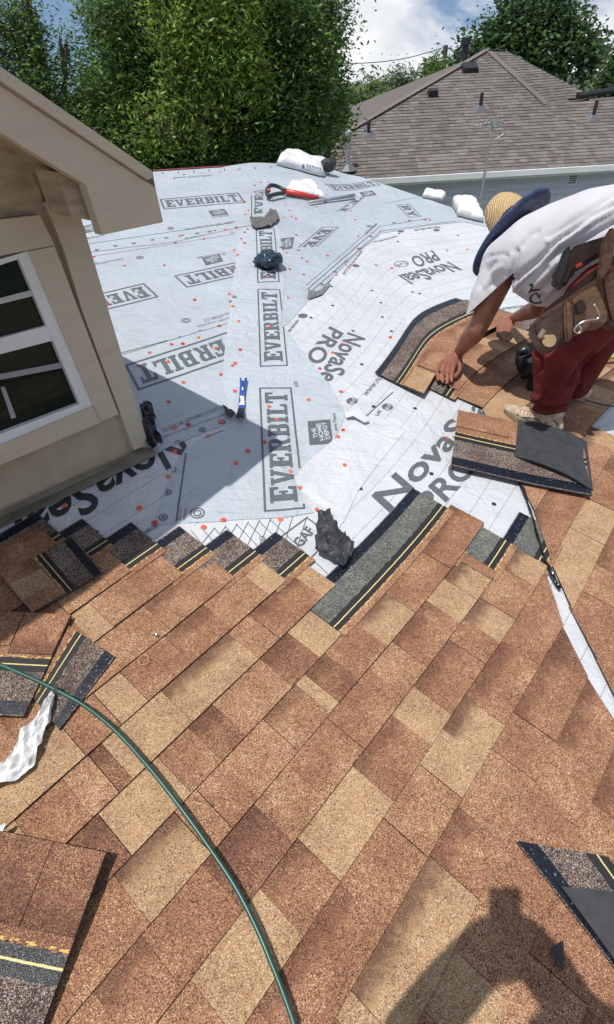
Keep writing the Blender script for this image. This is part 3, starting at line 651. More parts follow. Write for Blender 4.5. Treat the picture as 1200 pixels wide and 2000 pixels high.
# right-hand field beyond the open seam
CR = {8: (985, 642), 7: (1046, 658), 6: (1128, 668), 5: (1182, 690), 4: (1240, 712), 3: (1330, 740)}
rnd = random.Random(21)
for k in range(-3, 8):
    a0, a1 = seam_T(SEAM_R, Uk(k)), seam_T(SEAM_R, Uk(k + 1))
    if a0 is None or a1 is None:
        a0 = a1 = TU(1330, 1650)[0] if k < 0 else TU(900, 745)[0]
    if k == 7: a0 = a1 = TU(893, 768)[0]
    if k == 6: a0 = a1 = TU(950, 806)[0]
    t1 = TU(*CR[k])[0] if k in CR else TU(1340, 1000 - k * 40)[0]
    t = min(a0, a1); first = True
    while t < t1 - 0.03:
        w = min(rnd.uniform(0.1, 0.27), t1 - t)
        if t1 - t - w < 0.06: w = t1 - t
        c = rnd.choice('RRETBSEFBT')
        if first: tab(k, a0, max(a0, a1) + w, c, a1, max(a0, a1) + w); t = max(a0, a1) + w; first = False
        else: tab(k, t, t + w, c); t += w
for k, pa, pb in ((6, (930, 800), (962, 772)), (7, (1040, 668), (1052, 640)), (6, (1120, 680), (1140, 655)), (5, (1172, 700), (1195, 676))):
    strip(k, TU(*pa)[0] - 0.03, TU(*pb)[0] + 0.05, 'brown')
strip(4, TU(1225, 715)[0], TU(1290, 690)[0], 'grey')
print('tabs', TABS)

# ------------------------------------------------------------------ the shingle being laid and the loose shingles
def loose(name, c, v0, v1, kind, label, lift=0.028, thick=0.006, ni=12, nj=13, bend=None, tabs=(), cat='shingle'):
    """c: pixel corners (v0 left, v0 right, v1 right, v1 left)"""
    h = [Vector(hit(*p)) for p in c]; rows = []; uv = []
    La = (h[1] - h[0]).length
    def pt(s, t, dz=0.0):
        p = (h[0] * (1 - s) + h[1] * s) * (1 - t) + (h[3] * (1 - s) + h[2] * s) * t
        z = SZ(p.x, p.y) + lift + dz + (bend(s, t) if bend else 0)
        return Vector((p.x, p.y, z))
    for j in range(nj):
        t = j / (nj - 1); rows.append([pt(i / (ni - 1), t) for i in range(ni)]); uv.append([(i / (ni - 1) * La, v0 + (v1 - v0) * t) for i in range(ni)])
    o = slab(name, rows, SHM[kind], None, thick, uv); tag(o, label, cat, 'loose shingles lying on the roof' if name == 'loose_shingle' else None)
    for s0, s1, t0, t1, code in tabs:
        r2 = [[pt(s0 + (s1 - s0) * i / 4, t0 + (t1 - t0) * j / 3, 0.0045) for i in range(5)] for j in range(4)]
        w2 = [[(s0 * La + (s1 - s0) * La * i / 4, j / 3) for i in range(5)] for j in range(4)]
        slab('shingle_tab', r2, TABM[code], o, 0.0035, w2)
    return o
# laid course: band 8, follows the crease of the roof
Ta, Tb = TU(788, 762)[0], TU(992, 622)[0]
rows = []; uv = []
for j in range(12):
    v = 2.36 * j / 11; r = []; w = []
    for i in range(22):
        T = Ta + (Tb - Ta) * i / 21; x, y = XY(T, Uk(8 + v))
        up = 0.028 + 0.02 * max(0, 1 - v / 1.2) * (0.4 + 0.6 * sin(pi * min(1, i / 21 * 1.0))) - 0.008 * v / 2.36
        r.append(Vector((x, y, SZ(x, y) + up))); w.append((T, v / 2.36))
    rows.append(r); uv.append(w)
held = slab('shingle_strip', rows, SHM['brown'], None, 0.006, uv); tag(held, 'long shingle strip with blue black top edge held down by the roofer', 'shingle')
for a, b, code in ((0.0, 0.17, 'T'), (0.19, 0.36, 'F'), (0.36, 0.58, 'R'), (0.58, 0.78, 'F'), (0.78, 1.0, 'R')):
    r2 = []; w2 = []
    for j in range(4):
        t = j / 3 * 0.94
        q = []; ww = []
        for i in range(7):
            s = a + (b - a) * i / 6; T = Ta + (Tb - Ta) * s; x, y = XY(T, Uk(8 + t - 0.02))
            up = 0.034 + 0.02 * max(0, 1 - t / 1.2) * (0.4 + 0.6 * sin(pi * s)) - 0.008 * t / 2.36
            q.append(Vector((x, y, SZ(x, y) + up))); ww.append((T, t))
        r2.append(q); w2.append(ww)
    slab('shingle_tab', r2, TABM[code], held, 0.004, w2)
loose('loose_shingle', [(-70, 1622), (222, 1683), (45, 2150), (-290, 2075)], 0, 1, 'gloss', 'large dark shingle with shiny tar band, lying at the bottom left corner', 0.034, 0.007, bend=lambda s, t: 0.022 * (1 - t) + 0.006 * s, tabs=((0.0, 0.66, 0.0, 0.40, 'D'), (0.665, 1.0, 0.0, 0.40, 'D')))
loose('loose_shingle', [(-90, 1203), (146, 1215), (55, 1411), (-170, 1399)], 0, 1, 'brown', 'reddish shingle under the green hose with its film strip toward the viewer', 0.034, tabs=((0.05, 0.62, 0.0, 0.36, 'R'), (0.63, 1.0, 0.0, 0.43, 'E')))
loose('loose_shingle', [(70, 1195), (-5, 1320), (122, 1434), (229, 1292)][0:0] or [(64, 1362), (140, 1232), (229, 1292), (122, 1434)], 0.36, 1, 'brown', 'narrow cut shingle with black film edge beside the crumpled white strip', 0.026)
loose('loose_shingle', [(72, 1211), (10, 1138), (147, 1062), (206, 1131)], 0, 1, 'brown', 'half shaded shingle lying crosswise at the foot of the dormer', 0.036, tabs=((0.0, 0.3, 0.0, 0.42, 'R'), (0.3, 0.7, 0.0, 0.42, 'T'), (0.7, 1.0, 0.0, 0.42, 'E')))
fl = loose('folded_shingle', [(893, 814), (1128, 862), (1149, 984), (879, 921)], 0, 1, 'brown', 'bent shingle with its black back folded over, below the roofer\'s shoe', 0.038, 0.006, ni=16, bend=lambda s, t: 0.012 * sin(pi * t) + 0.03 * max(0, s - 0.6), tabs=((0.0, 0.42, 0.0, 0.36, 'R'),))
c = [hit(*p) for p in ((1008, 838), (1140, 880), (1152, 976), (1001, 909))]
rows = []; uv = []
for j in range(6):
    t = j / 5; r = []; w = []
    for i in range(13):
        s = i / 12; p = (Vector(c[0]) * (1 - s) + Vector(c[1]) * s) * (1 - t) + (Vector(c[3]) * (1 - s) + Vector(c[2]) * s) * t
        r.append(Vector((p.x, p.y, SZ(p.x, p.y) + 0.056 + 0.03 * sin(pi * s * 0.8) - 0.02 * s * s))); w.append((s, t))
    rows.append(r); uv.append(w)
slab('folded_back', rows, M_BACK, fl, 0.006, uv)
bs = loose('loose_shingle', [(1240, 1690), (1420, 1960), (1218, 1925), (1003, 1648)], 0.3, 1, 'brown', 'shingle with wide black film edge pushed under the courses at the right edge', 0.026)
c = [(1090, 1740), (1150, 1748), (1260, 1768), (1290, 1990), (1215, 1920), (1160, 1838)]
tops = [P3(*p, l) for p, l in zip(c, (0.036, 0.05, 0.06, 0.06, 0.045, 0.04))]
o = prism('shingle_offcut', tops, [v - Vector((0, 0, 0.005)) for v in tops], M_BACK); tag(o, 'black backed offcut lying upside down on the film edged shingle at right', 'shingle')
c = [P3(*p, 0.03) for p in ((1069, 1857), (1094, 1843), (1096, 1899), (1085, 1895))]
o = prism('film_scrap', c, [v - Vector((0, 0, 0.003)) for v in c], M_TARFILM); tag(o, 'tiny black film scrap lying near the shadow of the photographer', 'scrap')

# ------------------------------------------------------------------ dormer
B1, B0 = P3(285, 880), P3(0, 1010)
dW = Vector((sin(radians(40)), cos(radians(40)), 0)); nW = Vector((dW.y, -dW.x, 0))
OFF = 0.32
def WP(px, py, off=0.0): return p_plane(px, py, B1 + nW * off, nW)
M_TAUPE = mat('taupe_paint', (0.55, 0.47, 0.36), 0.55, 0.035, 5, 0.35, 70, 0.004, stretch=(1, 1, 5))
M_STUC = mat('dark_taupe_wall', (0.43, 0.355, 0.24), 0.7, 0.08, 8, 0.3, 120, 0.003)
M_SOF = mat('soffit_board', (0.42, 0.335, 0.235), 0.65, 0.2, 10, 0.4, 60, 0.004, stretch=(1, 1, 4))
M_WHITE = mat('white_vinyl', (0.72, 0.73, 0.74), 0.35, 0.03)
M_FLASH = mat('brown_flashing', (0.20, 0.17, 0.13), 0.5, 0.15, 14, 0.3, 30)
m, t, b = newmat('window_glass'); b.inputs['Base Color'].default_value = (0.008, 0.016, 0.012, 1); b.inputs['Roughness'].default_value = 0.03; b.inputs['Specular IOR Level'].default_value = 0.22  # green tint in the base colour stands in for reflected foliage
M_GLASS = m
dorm = empty('dormer', (B1.x, B1.y, B1.z)); tag(dorm, 'taupe dormer with white window and overhanging gable board at the left', 'dormer')
dinv = Matrix.Translation(-dorm.location)
def dpart(name, px, off, th, m, parent=None):
    f = [WP(x, y, off) for x, y in px]; o = prism(name, f, [v - nW * th for v in f], m, parent or dorm)
    if parent is None: o.matrix_parent_inverse = dinv
    return o
TOPL = [(-150, 165), (0, 258), (168, 361)]
wall = dpart('wall', [(-150, 1085), (0, 1016), (284, 886), (160, 445), (118, 330), (0, 250), (-150, 150)], 0.0, 0.12, M_STUC)
c0 = WP(283, 905); c1 = WP(150, 400)
c1 = Vector((c0.x, c0.y, c1.z))
q = [c0 - nW * 0.002, c1 - nW * 0.002, c1 - nW * 2.4, c0 - nW * 2.4 + Vector((0, 0, 0.25))]
ck = prism('side_wall', q, [v - dW * 0.1 for v in q], M_STUC, dorm); ck.matrix_parent_inverse = dinv
dpart('corner_board', [(88, 396), (124, 484), (160, 604), (262, 879), (290, 869), (222, 645), (160, 430), (140, 370)], 0.026, 0.026, M_TAUPE)
q = [WP(262, 878, 0.026), WP(290, 868, 0.026)]
sb = [WP(290, 868, 0.024), WP(160, 430, 0.024)]; q = sb + [v - nW * 0.12 for v in sb[::-1]]
o = prism('corner_return', q, [v - dW * 0.02 for v in q], M_TAUPE, dorm); o.matrix_parent_inverse = dinv
dpart('frieze_board', [(-150, 395), (0, 425), (78, 417), (88, 396), (60, 330), (0, 300), (-150, 220)], 0.012, 0.012, M_SOF)
dpart('head_casing', [(-150, 455), (0, 429), (78, 420), (107, 479), (55, 489), (0, 500), (-150, 528)], 0.036, 0.036, M_TAUPE)
dpart('side_casing', [(56, 491), (107, 481), (232, 809), (197, 824), (183, 793)], 0.034, 0.034, M_TAUPE)
dpart('sill_casing', [(-150, 936), (0, 871), (182, 794), (197, 825), (0, 909), (-150, 976)], 0.040, 0.040, M_TAUPE)
win = dpart('window', [(-150, 546), (0, 507), (55, 490), (182, 792), (0, 870), (-150, 934)], 0.006, 0.05, M_WHITE)
dpart('frame_rail', [(-150, 546), (0, 507), (55, 490), (37, 506), (0, 518), (-150, 560)], 0.030, 0.03, M_WHITE, win)
dpart('frame_rail', [(-150, 934), (0, 870), (182, 792), (156, 789), (0, 848), (-150, 905)], 0.030, 0.03, M_WHITE, win)
dpart('frame_stile', [(55, 490), (182, 792), (156, 789), (37, 506)], 0.029, 0.03, M_WHITE, win)
dpart('upper_pane', [(-150, 560), (0, 518), (38, 505), (94, 637), (0, 663), (-150, 706)], 0.012, 0.004, M_GLASS, win)
dpart('lower_pane', [(-150, 735), (0, 691), (102, 664), (157, 790), (0, 849), (-150, 906)], 0.009, 0.004, M_GLASS, win)
dpart('meeting_rail', [(-150, 704), (0, 661), (93, 636), (104, 665), (0, 692), (-150, 737)], 0.026, 0.02, M_WHITE, win)
dpart('pane_bar', [(-150, 624), (0, 583), (64, 566), (69, 577), (0, 594), (-150, 635)], 0.018, 0.008, mat('grey_bar', (0.48, 0.5, 0.5), 0.5), win)
dpart('pane_bar', [(-150, 765), (0, 731), (121, 708), (125, 718), (0, 742), (-150, 778)], 0.014, 0.006, mat('grey_pane_bar', (0.3, 0.31, 0.32), 0.5), win)  # thin grey bars laid over the lower pane, one across and one upright
dpart('pane_bar', [(2, 756), (10, 756), (32, 815), (23, 818)], 0.0145, 0.006, bpy.data.materials['grey_pane_bar'], win)
# flashing along the foot of the wall
a = [WP(-150, 1050, 0.045), WP(0, 992, 0.045), WP(286, 872, 0.045)]; vs = []
for p, q in zip(((-150, 1075), (0, 1012), (288, 885)), ((-150, 1112), (0, 1036), (306, 893))):
    v = WP(p[0], p[1] - 12, 0.02); w = P3(q[0], q[1], 0.03); vs.append((v, w))
fv = [x[0] for x in vs] + [x[1] for x in vs[::-1]]
o = prism('base_flashing', fv, [v - Vector((0, 0, 0.02)) for v in fv], M_FLASH, dorm); o.matrix_parent_inverse = dinv
# gable board with its tail, drip edge, soffit
dpart('gable_board', [(-150, 55), (0, 155), (290, 350), (299, 344), (319, 434), (200, 459), (168, 361), (0, 258), (-150, 160)], OFF, 0.035, M_TAUPE)
dpart('drip_edge', [(-150, 28), (0, 129), (298, 334), (301, 346), (290, 351), (0, 156), (-150, 56)], OFF + 0.014, 0.05, M_TAUPE)
dpart('eave_block', [(112, 336), (166, 352), (184, 432), (140, 424)], OFF - 0.05, 0.11, M_SOF)
pA, pB = WP(-150, 160, OFF - 0.036), WP(190, 375, OFF - 0.036)
wd = (OFF - 0.045) / 6
for i in range(6):
    f = [pA - nW * (wd * i), pB - nW * (wd * i), pB - nW * (wd * (i + 1) - 0.004), pA - nW * (wd * (i + 1) - 0.004)]
    up = Vector((0, 0, 0.012))
    o = prism('soffit_plank', [v + up for v in f], [v + up * 1.5 for v in f], M_SOF, dorm); o.matrix_parent_inverse = dinv
tl, tu = WP(298, 336, OFF), WP(-150, 30, OFF); rr = (tu - tl).normalized(); rg = tl + rr * 1.75
lo2 = rg - dW * (rg - tl).dot(-dW) + Vector((0, 0, tl.z - rg.z))
M_DROOF = mat('old_brown_shingle', (0.16, 0.11, 0.08), 0.85, 0.3, 30, 0.4, 200)
for a, bq in ((tl, rg), (lo2, rg)):
    f = [a, bq, bq - nW * 2.6, a - nW * 2.6]
    o = prism('dormer_roof', [v - Vector((0, 0, 0.002)) for v in f], [v - Vector((0, 0, 0.04)) for v in f], M_DROOF, dorm); o.matrix_parent_inverse = dinv
f = [WP(299, 346, OFF - 0.037), WP(317, 430, OFF - 0.037)]
q = [f[0], f[1], f[1] - nW * 2.5, f[0] - nW * 2.5]
o = prism('eave_board', q, [v - dW * 0.03 for v in q], M_TAUPE, dorm); o.matrix_parent_inverse = dinv
# crumpled felt flashing at the corner
def crumple(name, px, lift, h, m, seed, parent=None, step=0.02, thick=0.002, flat=0.0):
    bm = bmesh.new(); tess(bm, [[hit(*p) for p in px]]); grid_cut(bm, step)
    for v in bm.verts:
        p = Vector((v.co.x * 16, v.co.y * 16, seed)); e = abs(noise.noise(p)) * 1.3 + 0.5 * abs(noise.noise(p * 2.3)) + 0.25 * abs(noise.noise(p * 5.1))
        v.co.z = SZ(v.co.x, v.co.y) + lift + h * (flat + e)
        v.co.x += 0.01 * noise.noise(p * 1.7); v.co.y += 0.01 * noise.noise(p * 1.9)
    r = bmesh.ops.extrude_face_region(bm, geom=bm.faces[:]); bmesh.ops.translate(bm, verts=[g for g in r['geom'] if isinstance(g, bmesh.types.BMVert)], vec=(0, 0, -thick))
    bmesh.ops.recalc_face_normals(bm, faces=bm.faces)
    return mobj(name, bm, m, parent)
M_FELT = mat('black_felt', (0.022, 0.022, 0.024), 0.42, 0.3, 20, 0.5, 40)
cz = crumple('corner_flashing', [(282, 822), (290, 808), (302, 814), (309, 838), (312, 862), (322, 882), (312, 892), (300, 896), (291, 885)], 0.02, 0.10, M_FELT, 3.1, dorm, 0.015, flat=0.1); cz.matrix_parent_inverse = dinv

# ------------------------------------------------------------------ ground, neighbour's house
bm = bmesh.new(); bmesh.ops.create_grid(bm, x_segments=30, y_segments=30, size=220)
for v in bm.verts: v.co.z = GROUND + 0.15 * noise.noise(v.co * 0.03)
g = mobj('ground', bm, mat('lawn', (0.06, 0.085, 0.03), 0.9, 0.35, 0.6)); tag(g, kind='structure')
EZ = -2.35
E1, E2 = pz_plane(740, 347, EZ), pz_plane(1200, 320, EZ)
eD = Vector((E2.x - E1.x, E2.y - E1.y, 0)).normalized(); eM = Vector((-eD.y, eD.x, 0)); TP = 0.5
fN = Vector((-eM.x * TP, -eM.y * TP, 1)).normalized()
def FR(px, py): return p_plane(px, py, E1, fN)
apex = FR(952, 97); lh = FR(640, 280); hd = (lh - apex).normalized(); lc = apex + hd * ((EZ - apex.z) / hd.z)
q = FR(1067, 203); wr = FR(1200, 184); wr = q + (wr - q).normalized() * 9; er = E1 + eD * 20
er = Vector((er.x, er.y, EZ)); wr = Vector((er.x, er.y, 0)) + eM * ((wr - E1).dot(eM)) + Vector((0, 0, wr.z))
n2 = (q - apex).cross(FR(1156, 188) * 1.055 - apex).normalized()
def RF(px, py): return p_plane(px, py, apex, n2)
r1, r2 = FR(986, 99) * 1.02, FR(1156, 188) * 1.055
nb = empty('neighbour_house', (E1.x, E1.y, GROUND)); tag(nb, 'low house with brown grey shingle hip roof and blue grey siding, beyond the near roof', 'house')
ninv = Matrix.Translation(-nb.location)
def npar(o, parent=None):
    o.parent = parent or nb
    if parent is None: o.matrix_parent_inverse = ninv
    return o
def shing(name, cols):
    m, t, b = newmat(name); g = NB(t); co = g.n('ShaderNodeTexCoord').outputs['Object']
    v = g.n('ShaderNodeTexNoise', {'Vector': co, 'Scale': 38.0, 'Detail': 4.0, 'Roughness': 0.8}).outputs['Fac']
    big = g.n('ShaderNodeTexNoise', {'Vector': co, 'Scale': 0.5, 'Detail': 5.0}).outputs['Fac']
    c = g.ramp(v, [(0.35, cols[0]), (0.65, cols[1])]); c = g.mix(0.6, c, g.ramp(big, [(0.3, (0.8, 0.8, 0.8)), (0.7, (1.1, 1.1, 1.1))]), 'MULTIPLY')
    t.links.new(c, b.inputs['Base Color']); b.inputs['Roughness'].default_value = 0.9; b.inputs['Specular IOR Level'].default_value = 0.2; return m
NS = [shing('old_shingle_mid', ((0.135, 0.118, 0.107), (0.21, 0.187, 0.172))), shing('old_shingle_dark', ((0.108, 0.093, 0.084), (0.175, 0.153, 0.14))), shing('old_shingle_light', ((0.158, 0.14, 0.128), (0.24, 0.216, 0.20)))]
def face(name, pts, m):
    return npar(pyobj(name, pts, [list(range(len(pts)))], m))
dn = Vector((0, 0, -0.05))
el = Vector((lc.x, lc.y, EZ))
face('roof', [el + dn, er + dn, wr + dn, q + dn, apex + dn], NS[1])
face('roof', [q + dn, r2 + dn, r1 + dn, apex + dn], NS[1])
bk = r1 + eM * 3.2 + Vector((0, 0, -2.0))
lb = el + eM * 9.0
face('roof', [el + dn, apex + dn, r1 + dn, lb], NS[1]); face('roof', [r1 + dn, r2 + dn, r2 + eM * 2 + Vector((0, 0, -1.2)), lb], NS[1]); face('roof', [q + dn, wr + dn, wr + eM * 4 + Vector((0, 0, -2)), r2 + eM * 2 + Vector((0, 0, -2))], NS[1])
def inside(p, poly):
    c = False
    for (x0, y0), (x1, y1) in zip(poly, poly[1:] + poly[:1]):
        if (y0 > p[1]) != (y1 > p[1]) and p[0] < (x1 - x0) * (p[1] - y0) / (y1 - y0) + x0: c = not c
    return c
def coursed(pts, o, ax, up, seed):
    """courses of tabs over a planar outline: ax along the eave, up the slope (unit vectors); whole tabs, clipped at the outline by rows"""
    rnd = random.Random(seed); nrm = ax.cross(up).normalized()
    if nrm.z < 0: nrm = -nrm
    P = [((p - o).dot(ax), (p - o).dot(up)) for p in pts]; bs = [p[1] for p in P]; vs = []; fs = []; mi = []
    row = 0; bb = min(bs)
    while bb < max(bs):
        xs = []
        for (x0, y0), (x1, y1) in zip(P, P[1:] + P[:1]):
            if (y0 - bb - .07) * (y1 - bb - .07) < 0: xs.append(x0 + (x1 - x0) * (bb + .07 - y0) / (y1 - y0))
        xs.sort()
        for x0, x1 in zip(xs[::2], xs[1::2]):
            x = x0 - rnd.uniform(0, 0.2)
            while x < x1:
                w = rnd.uniform(0.12, 0.32); a, c = max(x, x0), min(x + w, x1); h = rnd.uniform(0, 0.006)
                if c - a > 0.02:
                    i = len(vs)
                    for s, t, l in ((a, bb, .022 + h), (c - .003, bb, .022 + h), (c - .003, bb + .15, .006 + h), (a, bb + .15, .006 + h), (a, bb, .004), (c - .003, bb, .004)):
                        vs.append(o + ax * s + up * t + nrm * (l - 0.02))
                    fs += [(i, i + 1, i + 2, i + 3), (i + 4, i + 5, i + 1, i)]; k = rnd.choice((0, 0, 1, 2, 0, 1)); mi += [k, k]
                x += w
        bb += 0.143; row += 1
    ob = pyobj('shingle_courses', vs, fs, NS); ob.data.polygons.foreach_set('material_index', mi); tag(ob, kind='stuff'); return npar(ob)
upF = (eM + Vector((0, 0, TP))).normalized()
coursed([el, er, wr, q, apex], el, eD, upF, 3)
hx = n2.cross(Vector((0, 0, 1))).normalized(); upR = n2.cross(hx).normalized(); upR = upR if upR.z > 0 else -upR
coursed([q, r2, r1, apex], q, hx, upR, 4)
# hip cap
for a, bq in ((apex, el), (apex, q), (apex, r1)):
    bm = bmesh.new(); N = int((bq - a).length / 0.2)
    for i in range(N):
        p = a.lerp(bq, (i + .5) / N); dr = (bq - a).normalized(); rot = dr.to_track_quat('X', 'Z').to_matrix()
        box_bm(bm, p + Vector((0, 0, 0.008)), 0.24, 0.22, 0.016, rot @ Matrix.Rotation(0.05, 3, 'Y'))
    npar(mobj('hip_cap', bm, NS[0]))
# fascia, soffit, siding boards
M_FASC = mat('pale_fascia', (0.78, 0.80, 0.81), 0.5, 0.05, 3); M_SDG = mat('blue_grey_siding', (0.62, 0.63, 0.74), 0.6, 0.06, 3, stretch=(1, 1, 8)); M_BLK = mat('black_vent', (0.02, 0.021, 0.024), 0.45); M_PIPE = mat('grey_pipe', (0.13, 0.135, 0.145), 0.45); M_GALV = mat('galvanised_metal', (0.42, 0.44, 0.46), 0.4, 0.12, 12, metal=0.4)
def beam(name, a, bq, depth, h, m, parent=None):
    """board from a to b: face at the line, depth back along eM, height h downwards"""
    v = [a, bq, bq + eM * depth, a + eM * depth]; o = prism(name, v, [x - Vector((0, 0, h)) for x in v], m); return npar(o, parent)
up1 = Vector((0, 0, 0.0))
fa = Vector((el.x, el.y, EZ - 0.01)); fb = Vector((er.x, er.y, EZ - 0.01))
beam('gutter', fa - eM * 0.10, fb - eM * 0.10, 0.10, 0.13, M_FASC); beam('fascia', fa + eM * 0.002, fb + eM * 0.002, 0.03, 0.20, M_FASC)
beam('soffit', fa + eM * 0.034 - Vector((0, 0, .17)), fb + eM * 0.034 - Vector((0, 0, .17)), 0.42, 0.02, M_FASC)
k = 0; z = EZ - 0.19
while z > GROUND + 0.1:
    a, bq = fa + eM * 0.42, fb + eM * 0.42; a.z = bq.z = z
    v = [a + eM * .025, bq + eM * .025, bq - Vector((0, 0, .185)) - eM * 0.02, a - Vector((0, 0, .185)) - eM * 0.02]
    npar(prism('siding_board', v, [x + eM * 0.012 for x in v], M_SDG)); z -= 0.178
v = [fa + eM * 0.46, fb + eM * 0.46, fb + eM * 8, fa + eM * 8]; w_ = prism('house_wall', [Vector((x.x, x.y, EZ - .15)) for x in v], [Vector((x.x, x.y, GROUND)) for x in v], M_SDG); npar(w_)
vp = p_plane(1119, 349, fa + eM * 0.41, eM)
bm = bmesh.new(); R_ = Matrix((eD, eM, Vector((0, 0, 1)))).transposed(); box_bm(bm, vp, 0.3, 0.03, 0.3, R_); vf = npar(mobj('wall_vent', bm, M_FASC))
bm = bmesh.new()
for i in range(5): box_bm(bm, vp + Vector((0, 0, -.1 + .05 * i)) - eM * 0.017, 0.22, 0.012, 0.03, R_ @ Matrix.Rotation(0.4, 3, 'X'))
o = mobj('louvre', bm, M_PIPE); npar(o, vf)
# things on its roof (parts of the house)
def vent_pipe(base, top_px):
    p = FR(*base); h = p_plane(top_px[0], top_px[1], p, eM); bm = bmesh.new()
    bmesh.ops.create_cone(bm, cap_ends=True, segments=4, radius1=0.3, radius2=0.08, depth=0.12, matrix=Matrix.Translation(p + Vector((0, 0, 0.03))) @ fN.to_track_quat('Z', 'Y').to_matrix().to_4x4() @ Matrix.Rotation(pi / 4, 4, 'Z'))
    fl_ = npar(mobj('pipe_flashing', bm, M_PIPE)); bm = bmesh.new(); tube_bm(bm, [p, Vector((p.x, p.y, h.z))], 0.05, 10); npar(mobj('vent_pipe', bm, M_BLK))
for a in (((938, 213), (943, 181)), ((720, 266), (723, 238)), ((1158, 231), (1168, 196))): vent_pipe(*a)
for (px, py), sx_, h_ in (((917, 135), 0.5, 0.13), ((845, 185), 0.3, 0.16)):
    p = FR(px, py); bm = bmesh.new(); rot = Matrix((eD, upF, fN)).transposed(); v = box_bm(bm, p + fN * h_ / 2, sx_, sx_ * 0.8, h_, rot)
    for x in v:
        if (x.co - p).dot(fN) > h_ * .5: x.co -= (x.co - p - fN * h_).project(eD) * 0.18; x.co -= upF * (0.08 if (x.co - p).dot(upF) > 0 else -0.02)
    npar(mobj('box_vent', bm, M_BLK))
p = FR(1063, 203); q2 = FR(1200, 184); bm = bmesh.new(); tube_bm(bm, [FR(1126, 195) + Vector((0, 0, .1)), FR(1260, 175) + Vector((0, 0, .1))], 0.08, 6); npar(mobj('ridge_vent', bm, M_BLK))
p = FR(680, 331); h = p_plane(677, 262, p, eM); bm = bmesh.new(); tube_bm(bm, [p, Vector((p.x, p.y, h.z))], 0.055, 10); ms = npar(mobj('service_mast', bm, M_GALV))
bm = bmesh.new(); bmesh.ops.create_icosphere(bm, subdivisions=2, radius=0.11, matrix=Matrix.Translation((p.x, p.y, h.z)) @ Matrix.Diagonal((1, 1, 1.2, 1))); npar(mobj('weather_head', bm, M_GALV), ms)
bm = bmesh.new(); bmesh.ops.create_cone(bm, cap_ends=True, segments=8, radius1=0.26, radius2=0.1, depth=0.14, matrix=Matrix.Translation(p + Vector((0, 0, 0.05)))); npar(mobj('mast_boot', bm, M_PIPE))
H_ = Vector((p.x, p.y, h.z))
def cable(name, px, Y, r, label, m=M_BLK, cat='cable'):
    bm = bmesh.new(); tube_bm(bm, smooth_path([py_plane(x, y, yy) for (x, y), yy in zip(px, Y)], 6), r, 6); o = mobj(name, bm, m, None, True); tag(o, label, cat); return o
yy = H_.y
cable('power_cable', [(677, 268), (664, 292), (654, 283), (628, 284), (600, 290), (560, 303), (500, 312), (430, 318), (360, 316), (290, 303), (180, 270), (60, 225)], [yy, yy - .1, yy - .1, yy - .3, yy - .6, yy - 1, yy - 1.5, yy - 2, yy - 2.4, yy - 2.8, yy - 3.2, yy - 3.6], 0.011, 'dark cable sagging from the metal mast across the foot of the trees')
cable('mast_cable', [(677, 270), (668, 284), (672, 300), (666, 308), (658, 300), (652, 284)], [yy - .05] * 6, 0.011, 'loose loop of wire hanging beside the metal mast')
# antenna in front of the eave
ya = E1.y + (E2.y - E1.y) * 0.45 - 0.7
ant = empty('tv_antenna', py_plane(934, 430, ya)); tag(ant, 'thin metal mast with a small comb shaped aerial in front of the brown roof', 'antenna'); ai = Matrix.Translation(-ant.location)
bm = bmesh.new(); tube_bm(bm, [py_plane(934, 430, ya), py_plane(948, 332, ya)], 0.035, 8); tube_bm(bm, [py_plane(948, 332, ya), py_plane(964, 240, ya)], 0.027, 8); o = mobj('mast', bm, M_GALV, ant); o.matrix_parent_inverse = ai
bm = bmesh.new(); tube_bm(bm, [py_plane(926, 246, ya), py_plane(986, 234, ya)], 0.018, 6)
bc = py_plane(966, 240, ya); box_bm(bm, bc, 0.16, 0.1, 0.11); o = mobj('boom', bm, M_GALV, ant); o.matrix_parent_inverse = ai
bm = bmesh.new()
for i in range(8):
    s = i / 7; c = py_plane(928 + 56 * s, 245 - 11 * s, ya); tube_bm(bm, [c + Vector((-0.04, -.22, .1)), c + Vector((.04, .22, -.1))], 0.009, 5)
tube_bm(bm, smooth_path([bc, bc + Vector((.2, 0, -.05)), bc + Vector((.3, 0, -.2)), bc + Vector((.12, 0, -.32))], 4), 0.012, 5); tube_bm(bm, [bc, bc + Vector((.15, 0, .4))], 0.008, 5)
o = mobj('elements', bm, M_GALV, ant); o.matrix_parent_inverse = ai

# ------------------------------------------------------------------ utility pole and far flue
YP = apex.y + 14
M_POLE = mat('weathered_wood', (0.09, 0.075, 0.06), 0.85, 0.2, 6)
a, bq = py_plane(866, 190, YP), py_plane(871, 88, YP); bm = bmesh.new(); tube_bm(bm, [Vector((a.x, a.y, GROUND)), Vector((bq.x, bq.y, bq.z))], [0.16, 0.12], 8); bm2 = bm
pole = mobj('utility_pole', bm, M_POLE); tag(pole, 'thin dark utility pole standing behind the far roof slope', 'pole')
cable('overhead_wire', [(870, 92), (800, 112), (730, 122), (655, 123), (560, 110), (400, 60)], [YP, YP, YP, YP, YP, YP], 0.02, 'single wire crossing the sky left of the utility pole')
cable('overhead_wire', [(870, 90), (885, 100), (905, 118), (960, 150)], [YP, YP, YP, YP], 0.02, 'short wire running from the utility pole down behind the roof peak')
a = py_plane(911, 125, r1.y + 1.0); bq = py_plane(911, 78, r1.y + 1.0); bm = bmesh.new(); tube_bm(bm, [a - Vector((0, 0, 1)), bq], 0.11, 10); tube_bm(bm, [bq - Vector((0, 0, .12)), bq + Vector((0, 0, .06))], 0.17, 10)
npar(mobj('flue_pipe', bm, M_BLK))

